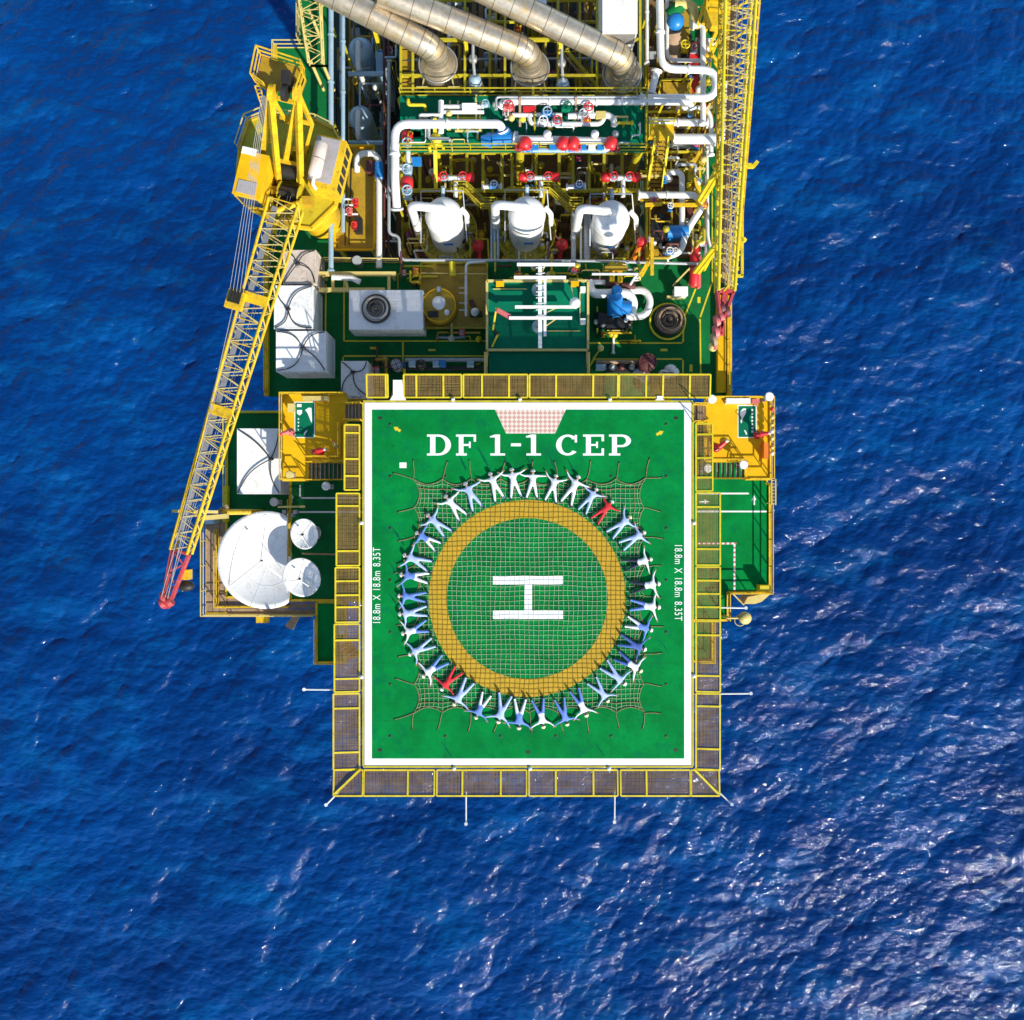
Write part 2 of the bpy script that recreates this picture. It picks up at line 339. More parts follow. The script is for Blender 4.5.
# painted walkway lines on the main deck
def line(pp, z, w, m, parent, name='walkway_line', dz=0.004):
    P = PW(pp, z + dz)
    for a, b in zip(P, P[1:]):
        d = (b - a).normalized(); n = Vector((-d.y, d.x, 0)) * w / 2; e = d * w / 2
        MB().add([a - e - n, b + e - n, b + e + n, a - e + n], [[0, 1, 2, 3]]).build(name, m, parent)
line([(344, 280), (344, 341), (486, 341)], ZM, 0.09, 'lime', main_deck)
line([(326, 285), (325, 375)], ZM, 0.09, 'lime', main_deck)
line([(343, 372), (343, 356), (484, 356)], ZM, 0.09, 'lime', main_deck)
line([(590, 343), (683, 343), (684, 318), (696, 288), (700, 262), (699, 190)], ZM, 0.1, 'lime', main_deck)
line([(594, 359), (683, 359), (683, 390)], ZM, 0.1, 'lime', main_deck)
line([(701, 394), (700, 318), (712, 283), (712, 190)], ZM, 0.1, 'lime', main_deck)
for x, y, w, h in ((374, 348, 8, 2.4), (432, 350, 7, 2), (664, 350, 7, 2.4), (691, 368, 3, 7), (699, 300, 3, 6)):
    MB().pbox(x - w / 2, y - h / 2, x + w / 2, y + h / 2, ZM + 0.001, ZM + 0.004).build('floor_mark', 'lime', main_deck)
# deck edge beams and hand rails
eb = MB()
for a, b in (((267, 396), (267, 236)), ((267, 237), (276, 237)), ((275, 238), (275, 46))): eb.bar(W(*a, ZM + 0.1), W(*b, ZM + 0.1), 0.28, 0.5)
eb.build('edge_beam', 'yel', main_deck)
MB().bar(W(728.5, 396, ZM + 0.1), W(728.5, -140, ZM + 0.1), 0.3, 0.6).build('edge_beam', 'yel', main_deck)
MB().pbox(717, 290, 726, 392, ZM, ZM + 0.35).build('edge_walkway', 'ydeck', main_deck)
handrail(main_deck, PW([(726, 392), (726, 190)], ZM), 'yel')
handrail(main_deck, PW([(268, 392), (268, 240)], ZM), 'yel')
handrail(main_deck, PW([(276, 118), (276, 48), (312, 48)], ZM), 'cream')
handrail(main_deck, PW([(327, 262), (400, 263)], ZM), 'cream')
handrail(main_deck, PW([(300, 44), (300, -60)], ZM), 'cream')
# jacket legs down to the sea
lab = ['below the teal hut', 'below the hose coil', 'below the exhaust ducts', 'below the wide U loop']
for (x, y), q in zip(((560, 340), (655, 340), (470, 40), (655, 40)), lab):
    g = T('jacket_leg', 'yellow tubular platform leg standing in the sea ' + q, 'platform leg', W(x, y, ZL)[:2] + (SEA - 3,), 'legs of the platform')
    p = W(x, y, ZL); MB().tube([(p.x, p.y, SEA - 3), (p.x, p.y, ZL - 0.4)], 0.9, 18).build('leg_tube', 'yel', g)
    MB().tube([(p.x, p.y, SEA - 3), (p.x, p.y, SEA + 2.5)], 0.97, 18).build('splash_sleeve', 'dark', g)
    MB().tube([(p.x, p.y, ZL - 1.2), (p.x, p.y, ZL - 0.4)], 1.2, 18).build('collar', 'yel', g)
# columns between the decks
def column(x, y, z0, z1, m='olive', r=0.28, parent=None, name='column'):
    p = W(x, y, z1); return MB().tube([(p.x, p.y, z0), (p.x, p.y, z1)], r, 10).build(name, m, parent)
for x, y in ((402, 100), (520, 100), (640, 100), (402, 148), (520, 148), (640, 148)): column(x, y, ZV if y > 120 else ZL, ZP - 0.25, parent=mezz)
for x, y in ((400, 262), (520, 264), (636, 262), (420, 160), (620, 160)): column(x, y, ZL, ZV - 0.2, parent=vfl)
for x, y in ((290, 380), (715, 380), (290, 250), (715, 210), (320, 100), (690, 100), (330, 320), (660, 320)): column(x, y, ZL if 318 < x < 672 else ZL, ZM - 0.45, parent=main_deck)
for x in (300, 715):
    for y in (100, 240, 380):
        a = W(x, y, ZM - 1.2); b = W(340 if x < 500 else 650, y, ZL); MB().bar(a + Vector((0, 0, .75)), b - Vector((0, 0, .2)), 0.35).build('brace', 'olive', main_deck)

# ------------------------------------------------------------------ HELIDECK
HX0, HX1, HY0, HY1 = 364.6, 691.4, 402.6, 765.2
ctr = W(528, 584, ZH)
heli = T('helideck', 'green square landing deck with white border, circle and lettering', 'helideck', (ctr.x, ctr.y, ZH - 0.6))
MB().pbox(HX0, HY0, HX1, HY1, ZH - 0.35, ZH).build('deck_plate', 'heli', heli)
def hrect(x0, y0, x1, y1, m, name, dz=0.004, parent=heli):
    a, b = W(x0, y1, ZH), W(x1, y0, ZH); z = ZH + dz
    return MB().add([(a.x, a.y, z), (b.x, a.y, z), (b.x, b.y, z), (a.x, b.y, z)], [[0, 1, 2, 3]]).build(name, m, parent)
hrect(HX0, HY0, HX1, 409.5, 'white', 'border_line'); hrect(HX0, 758.5, HX1, HY1, 'white', 'border_line')
hrect(HX0, 409.5, 371.8, 758.5, 'white', 'border_line'); hrect(684.2, 409.5, HX1, 758.5, 'white', 'border_line')
g = MB()
for a, b in (((HX0 - 1, HY0 - 1), (HX1 + 1, HY0 - 1)), ((HX0 - 1, HY1 + 1), (HX1 + 1, HY1 + 1)), ((HX0 - 1, HY0), (HX0 - 1, HY1)), ((HX1 + 1, HY0), (HX1 + 1, HY1))):
    g.bar(W(*a, ZH - 0.15), W(*b, ZH - 0.15), 0.11, 0.3)
g.build('gutter_edge', 'olive', heli)
for i in range(9):   # under-deck beams
    y = 410 + i * 43.5; MB().bar(W(366, y, ZH - 0.6), W(690, y, ZH - 0.6), 0.25, 0.5).build('deck_beam', 'olive', heli)
for x in (385, 528, 671):
    MB().bar(W(x, 404, ZH - 1.2), W(x, 764, ZH - 1.2), 0.35, 0.7).build('girder', 'olive', heli)
    for y in (420, 584, 740):
        p = W(x, y, ZH); q = W(x if x == 528 else x, min(y, 392) if y < 500 else y, ZH)
        foot = Vector((p.x, W(0, 385, ZM).y, ZM)) if y == 420 else None
        if foot is None: foot = Vector((p.x * 0.8, W(0, 392, ZL).y, ZL))
        MB().tube([foot, (p.x, p.y, ZH - 1.5)], 0.28, 12).build('support_strut', 'yel', heli)
# ring and H
def annulus(c, r0, r1, z, seg=96):
    vs = []; fs = []
    for k in range(seg):
        a = 2 * math.pi * k / seg
        vs += [(c.x + r0 * math.cos(a), c.y + r0 * math.sin(a), z), (c.x + r1 * math.cos(a), c.y + r1 * math.sin(a), z)]
    for k in range(seg): j = (k + 1) % seg; fs.append([2 * k, 2 * k + 1, 2 * j + 1, 2 * j])
    return MB().add(vs, fs)
RC = W(527.3, 598.5, ZH)
annulus(RC, S(80.5, ZH), S(98.5, ZH), ZH + 0.004).build('landing_circle', 'ring', heli)
hrect(493, 576, 563, 584.5, 'white', 'letter_h_bar', 0.005); hrect(493, 610.5, 563, 619, 'white', 'letter_h_bar', 0.005); hrect(524.5, 584.5, 532, 610.5, 'white', 'letter_h_bar', 0.005)
p = PW([(495, 409.5), (506, 433.5), (555, 433.5), (566, 409.5)], ZH + 0.004); MB().add(p, [[0, 1, 2, 3]]).build('dotted_sector', 'hatch', heli)
hrect(399.5, 462.5, 406.5, 468, 'white', 'white_patch')
def arrow(x, y, ang, ln=8, m='lime'):
    c = W(x, y, ZH + 0.005); d = Vector((math.cos(ang), math.sin(ang), 0)); n = Vector((-d.y, d.x, 0)); u = S(ln, ZH) / 2; w = u * 0.42
    MB().add([c - d * u - n * w * .8, c - n * w * .8, c - n * w * 1.5, c + d * u, c + n * w * 1.5, c + n * w * .8, c - d * u + n * w * .8], [[0, 1, 2, 3, 4, 5, 6]]).build('tiedown_arrow', m, heli)
arrow(397, 429, R(150)); arrow(660, 433, R(25))
# block letters with slab serifs, made of flat pieces
def glyph(ch):
    P = []
    def b(x0, y0, x1, y1): P.append([(x0, y0), (x1, y0), (x1, y1), (x0, y1)])
    def arc(cx, cy, ro_x, ro_y, ri_x, ri_y, a0, a1, n=12):
        for i in range(n):
            s0, s1 = a0 + (a1 - a0) * i / n, a0 + (a1 - a0) * (i + 1) / n
            P.append([(cx + ri_x * math.cos(s0), cy + ri_y * math.sin(s0)), (cx + ro_x * math.cos(s0), cy + ro_y * math.sin(s0)),
                      (cx + ro_x * math.cos(s1), cy + ro_y * math.sin(s1)), (cx + ri_x * math.cos(s1), cy + ri_y * math.sin(s1))])
    h = math.pi / 2
    if ch == 'D': b(.13, 0, .35, 1); b(0, 0, .13, .1); b(0, .9, .13, 1); b(.35, 0, .48, .1); b(.35, .9, .48, 1); arc(.48, .5, .52, .5, .29, .4, -h, h)
    if ch == 'F': b(.13, 0, .35, 1); b(0, 0, .13, .1); b(0, .9, .13, 1); b(.35, 0, .50, .1); b(.35, .9, .93, 1); b(.82, .66, .93, .9); b(.35, .46, .60, .55); b(.60, .36, .68, .66)
    if ch == '1': b(.24, .1, .48, 1); b(.02, 0, .72, .1); P.append([(.0, .86), (.24, .86), (.24, 1), (.0, .92)])
    if ch == '-': b(.05, .44, .6, .58)
    if ch == 'C': arc(.5, .5, .5, .5, .27, .4, R(40), R(320), 20); b(.80, .62, .90, .98); 
    if ch == 'E': b(.13, 0, .35, 1); b(0, 0, .13, .1); b(0, .9, .13, 1); b(.35, 0, .93, .1); b(.35, .9, .93, 1); b(.82, .1, .93, .34); b(.82, .68, .93, .9); b(.35, .46, .58, .55); b(.58, .36, .66, .66)
    if ch == 'P': b(.13, 0, .35, 1); b(0, 0, .13, .1); b(0, .9, .13, 1); b(.35, 0, .50, .1); b(.35, .9, .55, 1); b(.35, .40, .55, .5); arc(.55, .7, .42, .3, .2, .2, -h, h)
    return P
for ch, x0, x1 in (('D', 427, 451), ('F', 456, 476), ('1', 490, 505), ('-', 510, 521), ('1', 526, 541), ('C', 556, 577), ('E', 583, 604), ('P', 609, 631)):
    y0, y1 = 455.5, 434.5
    P = glyph(ch); wmax = max(q[0] for pl in P for q in pl); mb = MB()
    for i, pl in enumerate(P):
        mb.add([W(x0 + (x1 - x0) * a / wmax, y0 + (y1 - y0) * b, ZH + 0.005 + 0.0006 * (i % 7)) for a, b in pl], [[0, 1, 2, 3]])
    mb.build('letter', 'white', heli)
def text(body, loc, size, rot, m, parent, name='lettering', squeeze=1.0):
    cu = bpy.data.curves.new(name, 'FONT'); cu.body = body; cu.size = size; cu.align_x = 'CENTER'; cu.align_y = 'CENTER'; cu.offset = 0.0; cu.space_character = 1.12
    o = bpy.data.objects.new(name, cu); COL.objects.link(o); dg = bpy.context.evaluated_depsgraph_get()
    me = bpy.data.meshes.new_from_object(o.evaluated_get(dg)); bpy.data.objects.remove(o)
    me.transform(Matrix.Rotation(rot, 4, 'Z') @ Matrix.Diagonal((squeeze, 1, 1, 1))); me.materials.clear(); me.materials.append(M[m])
    o = bpy.data.objects.new(name, me); COL.objects.link(o); o.parent = parent; o.location = Vector(loc) - wloc(parent); return o
for sx, yy, sg in ((377, 587, 1), (678, 581, -1)):
    for w_, off in (('18.8m', 27), ('X', 10.5), ('18.8m', -6), ('8.35T', -30)):
        text(w_, W(sx, yy + sg * off, ZH + 0.006), 0.62, R(90 * sg), 'white', heli, 'size_lettering', 0.70)
for gx in range(6):
    for gy in range(7):
        x, y = 390 + gx * 55.2, 424 + gy * 52
        if math.hypot(x - 527, y - 598) < 135 or (425 < x < 640 and 420 < y < 460): continue
        MB().lathe([(0.085, 0.0), (0.085, 0.006), (0.06, 0.012), (1e-4, 0.012)], W(x, y, ZH + 0.001), 12).build('tie_down_point', 'dark', heli)
for x, y in ((380, 418), (676, 418), (380, 750), (676, 750), (528, 752)): MB().pbox(x - 2, y - 1.4, x + 2, y + 1.4, ZH + .001, ZH + .006).build('drain_grate', 'dark', heli)
for x in (445, 528, 611): hrect(x - .18, 409.6, x + .18, 758.4, 'deck', 'plate_seam', 0.0025)
for y in (471, 532.5, 663, 721): hrect(372.1, y - .18, 683.9, y + .18, 'deck', 'plate_seam', 0.002)
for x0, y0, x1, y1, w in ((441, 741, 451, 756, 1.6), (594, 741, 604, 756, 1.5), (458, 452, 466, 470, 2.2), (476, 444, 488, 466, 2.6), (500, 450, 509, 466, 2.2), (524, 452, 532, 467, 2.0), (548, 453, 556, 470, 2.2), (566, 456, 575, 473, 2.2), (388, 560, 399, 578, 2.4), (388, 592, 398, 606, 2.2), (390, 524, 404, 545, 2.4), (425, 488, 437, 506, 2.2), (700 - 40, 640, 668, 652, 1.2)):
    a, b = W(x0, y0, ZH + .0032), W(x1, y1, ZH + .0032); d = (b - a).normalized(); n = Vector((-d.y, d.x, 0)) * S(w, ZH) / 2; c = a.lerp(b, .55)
    MB().add([a, c - n, b - n * .7, b + n * .7, c + n], [[0, 1, 2, 3, 4]]).build('dark_streak', 'streak', heli)  # tapered streak, darker green than the deck plate
# white access necks on the top edge
MB().pprism([(389, 401.5), (393, 395), (393, 380), (403, 380), (403, 395), (407, 401.5)], ZH - 0.3, ZH - 0.003).build('access_neck', 'white', heli)
MB().pprism([(653, 401.5), (657, 399), (657, 396), (663, 396), (663, 399), (667, 401.5)], ZH - 0.3, ZH - 0.003).build('access_neck', 'white', heli)
# perimeter safety nets: frame > wires, bars
def net(x0, y0, x1, y1, vb=(), hb=(), outer='b', z=ZH - 0.10, fill=True):
    a, b = W(x0, y1, z), W(x1, y0, z); up = 0.16
    def zz(x, y):
        t = {'b': (b.y - y) / (b.y - a.y), 't': (y - a.y) / (b.y - a.y), 'l': (b.x - x) / (b.x - a.x), 'r': (x - a.x) / (b.x - a.x)}[outer]
        return z + up * t
    def pt(x, y): return Vector((x, y, zz(x, y)))
    f = MB(); c = [(a.x, a.y), (b.x, a.y), (b.x, b.y), (a.x, b.y)]
    for i in range(4): f.bar(pt(*c[i]), pt(*c[(i + 1) % 4]), 0.085, 0.08)
    fr = f.build('safety_net_frame', 'lime', heli)
    for v in vb: X = W(v, 0, z).x; MB().bar(pt(X, a.y) + Vector((0, 0, .01)), pt(X, b.y) + Vector((0, 0, .01)), 0.10, 0.07).build('cross_bar', 'lime', fr)
    for v in hb: Y = W(0, v, z).y; MB().bar(pt(a.x, Y) + Vector((0, 0, .01)), pt(b.x, Y) + Vector((0, 0, .01)), 0.10, 0.07).build('cross_bar', 'lime', fr)
    if fill:
        w = MB(); s = 0.075; nx = int((b.x - a.x) / s); ny = int((b.y - a.y) / s)
        dn = Vector((0, 0, -0.02))
        for i in range(1, nx): X = a.x + (b.x - a.x) * i / nx + random.uniform(-.01, .01); w.bar(pt(X, a.y) + dn, pt(X + random.uniform(-.02, .02), b.y) + dn, 0.022)
        for i in range(1, ny): Y = a.y + (b.y - a.y) * i / ny + random.uniform(-.01, .01); w.bar(pt(a.x, Y) + dn * 1.6, pt(b.x, Y + random.uniform(-.02, .02)) + dn * 1.6, 0.022)
        w.build('wire_net', 'netw', fr)
    # bracket towards the deck
    return fr
for x0, x1, vb in ((364, 434.5, (408,)), (437, 526.5, (462.5, 500.8)), (529, 617.5, (555.7, 593.3)), (620.5, 690, (646.3,)), (690.8, 719, ()), (334, 363, ())):
    net(x0, 770, x1, 795, vb, outer='b')
for x0, x1, vb in ((367, 388, (386,)), (404, 461.5, (416.5, 443.5)), (463.5, 527.5, (482, 509)), (529.5, 617.5, (556, 593)), (619, 710, (646, 662.7, 689.5))):
    net(x0, 375, x1, 397.5, vb, outer='t')
for y0, y1, hb, x0 in ((425, 490, (433, 459, 476), 345), (493.5, 565.5, (506, 551), 337), (567.5, 622, (581, 595, 607), 336), (624, 691.5, (640, 678.5), 335), (693.5, 769, (708, 752), 334)):
    net(x0, y0, 359.5, y1, hb=hb, outer='l')
for y0, y1, hb, x1 in ((424, 491, (434.5, 458, 477.5), 712), (493, 565, (507, 549), 719.5), (567, 620, (580.5, 593.7, 607), 719.5), (621, 691.5, (635, 675.6), 719.5), (693.5, 769, (706, 748.6), 719.3)):
    net(696, y0, x1, y1, hb=hb, outer='r')
for a, b in (((334.5, 794), (361, 769)), ((718.5, 794), (694, 769))): MB().bar(W(*a, ZH + 0.09), W(*b, ZH + 0.02), 0.12, 0.08).build('corner_stay', 'lime', heli)
# outrigger poles with lamp heads
for a, b in (((362, 690), (304, 689.5)), ((693, 694), (751, 693.5)), ((466, 768), (466, 824)), ((615, 768), (614.5, 822)), ((355, 775), (326, 805)), ((700, 774), (732, 804.5)), ((693, 607), (746, 608))):
    q = MB().tube([W(*a, ZH - 0.22), W(*b, ZH - 0.1)], 0.045, 8).build('outrigger_pole', 'wpipe', heli)
    MB().tube([W(*b, ZH - 0.2), W(*b, ZH + 0.12)], 0.10, 10).build('lamp_head', 'wtank', q)
# low perimeter lights along the edge
for x, y in ((453, 399.5), (610, 399.5), (454, 768.5), (609, 768.5), (361.5, 523), (361.5, 677), (694, 523), (694, 676), (520, 399.5), (530, 768.5)):
    p = W(x, y, ZH); MB().lathe([(0.09, -0.2), (0.11, 0.0), (0.11, 0.06), (0.07, 0.13), (1e-4, 0.15)], p, 10).build('perimeter_light', 'wtank', heli)

# ------------------------------------------------------------------ LANDING NET
NX0, NX1, NY0, NY1 = 413.5, 645, 478.5, 713
A, B = W(NX0, NY1, ZH), W(NX1, NY0, ZH); cx, cy = (A.x + B.x) / 2, (A.y + B.y) / 2; hx, hy = (B.x - A.x) / 2, (B.y - A.y) / 2
rnet = T('landing_net', 'square knotted rope net spread over the landing circle', 'rope net', (cx, cy, ZH))
NT = 9
def sag(x, y):
    """inward sag of the border between the tie points"""
    dx = dy = 0; fx = 0.34
    tx = (x - cx + hx) / (2 * hx) * (NT - 1); ty = (y - cy + hy) / (2 * hy) * (NT - 1)
    for sgn in (-1, 1):
        d = hy - sgn * (y - cy); dy -= sgn * fx * abs(math.sin(math.pi * tx)) ** 0.8 * math.exp(-d / 0.35)
        d = hx - sgn * (x - cx); dx -= sgn * fx * abs(math.sin(math.pi * ty)) ** 0.8 * math.exp(-d / 0.35)
    return x + dx, y + dy
NR = 48
rnd = random.Random(3)
for i in range(NR + 1):
    for ax in (0, 1):
        pts = []; ph = rnd.uniform(0, 6); am = rnd.uniform(0.004, 0.022)
        for k in range(65):
            t = -1 + 2 * k / 64; u = -1 + 2 * i / NR
            x, y = (cx + u * hx, cy + t * hy) if ax == 0 else (cx + t * hx, cy + u * hy)
            x += .02 * math.sin(1.3 * y + .6 * x) + .012 * math.sin(3.1 * y - 2 * x + 1); y += .02 * math.sin(1.1 * x - .8 * y + 2) + .012 * math.sin(2.7 * x + 1.7 * y)
            x, y = sag(x, y); w = am * math.sin(t * 17 + ph) + 0.012 * math.sin(t * 5 + u * 9)
            if ax == 0: x += w
            else: y += w
            pts.append((x, y, ZH + 0.026 + 0.014 * ax))
        edge = i in (0, 2, NR - 2, NR)
        MB().tube(pts, 0.024 if edge else 0.0115, 5, False).build('rope', 'ropeb' if edge else 'rope', rnet)
for side in range(4):
    for k in range(NT):
        u = -1 + 2 * k / (NT - 1); ln = rnd.uniform(0.85, 1.15); sk = rnd.uniform(-0.35, 0.35)
        if side < 2: s_ = 1 if side else -1; p0 = (cx + u * hx, cy + s_ * hy); d = (sk * ln, s_ * ln)
        else: s_ = 1 if side == 3 else -1; p0 = (cx + s_ * hx, cy + u * hy); d = (s_ * ln, sk * ln)
        pts = [(p0[0] + d[0] * t + 0.025 * math.sin(t * 5 + k) * d[1], p0[1] + d[1] * t + 0.025 * math.sin(t * 4 + k) * d[0], ZH + 0.03) for t in [j / 8 for j in range(9)]]
        q = MB().tube(pts, 0.02, 6).build('tie_rope', 'ropeb', rnet)
        e = Vector(pts[-1]); MB().lathe([(0.05, -0.025), (0.05, 0.0), (0.03, 0.012), (1e-4, 0.02)], e, 10).build('deck_eye', 'dark', q)

# ------------------------------------------------------------------ PEOPLE
def body_mesh(seed, armup, leg):
    rn = random.Random(seed)
    V = []; E = []; RAD = []; RAW = []
    def v(x, y, z, r, par=None, r2=None):
        V.append((x, y, z)); f_ = 1.14 if r > .03 and y < 1.45 else 1.0; RAD.append((r * f_, (r2 or r) * f_)); RAW.append(r)
        if par is not None: E.append((par, len(V) - 1))
        return len(V) - 1
    pel = v(0, .92, .125, .135, None, .105); wa = v(0, 1.08, .12, .125, pel, .10); ches = v(0, 1.27, .13, .15, wa, .11)
    nb = v(0, 1.41, .125, .075, ches, .07); ne = v(0, 1.465, .125, .052, nb); hd = v(0, 1.53, .135, .074, ne, .085); ht = v(0, 1.63, .135, .078, hd, .088)
    for s in (-1, 1):
        lg = leg * (1 + rn.uniform(-.25, .25))
        hp = v(s * .10, .86, .12, .098, pel); kn = v(s * (.10 + lg * .5), .47, .125, .068, hp); an = v(s * (.10 + lg), .11, .085, .05, kn)
        v(s * (.10 + lg) * 1.03, .07, .17, .045, an)
        a = armup[0 if s < 0 else 1] + rn.uniform(-.12, .12); b = a + rn.uniform(.0, .5)
        sh = v(s * .175, 1.355, .12, .072, ches); el = v(s * (.175 + .245 * math.cos(a)), 1.355 + .245 * math.sin(a), .09, .048, sh)
        wr = v(V[el][0] + s * .23 * math.cos(b), V[el][1] + .23 * math.sin(b), .10, .034, el)
        d = Vector((s * math.cos(b), math.sin(b), 0)); n = Vector((-d.y, d.x, 0)) * s
        w0 = Vector(V[wr]); pm = v(*(w0 + d * .06), .036, wr, .022); pe = v(*(w0 + d * .10), .036, pm, .018)
        for q, ln in ((-1.5, .055), (-.5, .07), (.5, .065), (1.5, .05)):
            p = w0 + d * .105 + n * q * .019; f1 = v(*(p + d * ln * .5), .0095, pe); v(*(p + d * ln + Vector((0, 0, .022))), .008, f1)
        p = w0 + d * .05 + n * .045; t1 = v(*p, .0105, pm); v(*(p + d * .035 + n * .012 + Vector((0, 0, .012))), .009, t1)
    me = bpy.data.meshes.new('tmp'); me.from_pydata(V, E, []); o = bpy.data.objects.new('tmp', me); COL.objects.link(o)
    md_ = o.modifiers.new('s', 'SKIN'); md_.use_smooth_shade = True
    sk = me.skin_vertices[0].data
    for i, r in enumerate(RAD): sk[i].radius = r; sk[i].use_root = (i == 0)
    sb = o.modifiers.new('d', 'SUBSURF'); sb.levels = 1; sb.render_levels = 1
    dg = bpy.context.evaluated_depsgraph_get(); out = bpy.data.meshes.new_from_object(o.evaluated_get(dg)); bpy.data.objects.remove(o)
    # nose, ears, brows and mouth
    x = MB()
    x.ball((0, 1.545, .222), .016, 8, (.8, 1.3, 1)); x.ball((-.078, 1.55, .13), .024, 8, (.4, 1, .8)); x.ball((.078, 1.55, .13), .024, 8, (.4, 1, .8))
    nskin = len(x.f); x.ball((-.03, 1.572, .212), .012, 8, (1, .7, .5)); x.ball((.03, 1.572, .212), .012, 8, (1, .7, .5)); x.ball((0, 1.508, .212), .02, 8, (1.2, .35, .4))
    bm = bmesh.new(); bm.from_mesh(out)
    wr_y = {}
    for f in bm.faces:
        c = f.calc_center_median(); f.smooth = True; f.material_index = 0
        if c.y > 1.455 and abs(c.x) < .13: f.material_index = 1
        elif c.y < .87 : f.material_index = 2
        for s in (0, 1):
            pass
    for i, w in enumerate([j for j, r in enumerate(RAW) if r == .034]):
        wv = Vector(V[w])
        for f in bm.faces:
            c = f.calc_center_median()
            if abs(c.x) > abs(wv.x) - .25 and (c - wv).length < .24 and c.x * wv.x > 0 and (c - wv).dot((wv - Vector(V[w - 1])).normalized()) > .03: f.material_index = 1
    vs = [bm.verts.new(p) for p in x.v]
    for i, f in enumerate(x.f):
        nf = bm.faces.new([vs[j] for j in f]); nf.smooth = True; nf.material_index = 1 if i < nskin else 3
    out.materials.clear()
    for mm in ('cover', 'skin', 'cover', 'black'): out.materials.append(M[mm])
    bm.to_mesh(out); bm.free()
    sp = {i: Vector(V[i]) for i in range(len(V))}
    ank = [Vector(V[i]) for i, r in enumerate(RAW) if r == .05]
    return out, ank
VAR = [body_mesh(11, (.10, .15), .17), body_mesh(12, (.35, .05), .20), body_mesh(13, (-.10, .45), .15), body_mesh(14, (.45, .40), .22), body_mesh(15, (.05, -.12), .18), body_mesh(16, (.65, .2), .16)]
hm = MB(); m_ = Matrix.Rotation(R(-90), 3, 'X')
hm.lathe([(.125, 0), (.128, .015), (.118, .05), (.098, .095), (.06, .128), (1e-4, .138)], (0, 1.585, .135), 16, m_)
hm.box((0, 1.578, .262), (.15, .02, .055)); hm.bar((0, 1.60, .26), (0, 1.70, .20), .03, .02)
HELM = hm.mesh('hard_hat')
HEADS = [(447, 498), (466.5, 486), (491, 476), (512, 472), (533, 472), (556, 476), (577, 480), (596, 490), (612, 502), (629, 518), (643.5, 533), (650, 559.5), (657, 584), (656, 607), (651, 630), (644, 649), (638.5, 669.5), (622.7, 682), (608, 701), (585.5, 713.5), (567, 724), (543, 725), (519, 725), (499, 719.5), (476, 717.5), (455.7, 702), (442, 689), (425, 675), (410.6, 654), (402.7, 633.5), (401.3, 614), (400.5, 596), (403, 575), (406.3, 556), (416.8, 533), (429.6, 517)]
ORD = ['', 'first', 'second', 'third', 'fourth', 'fifth', 'sixth', 'seventh', 'eighth', 'ninth', 'tenth', 'eleventh', 'twelfth', 'thirteenth', 'fourteenth', 'fifteenth', 'sixteenth', 'seventeenth', 'eighteenth']
VI = [1, 1, 0, 0, 4, 3, 1, 2, 0, 5, 2, 4, 0, 2, 4, 1, 2, 4, 3, 5, 0, 3, 1, 3, 0, 2, 4, 1, 0, 3, 2, 0, 5, 1, 4, 0]
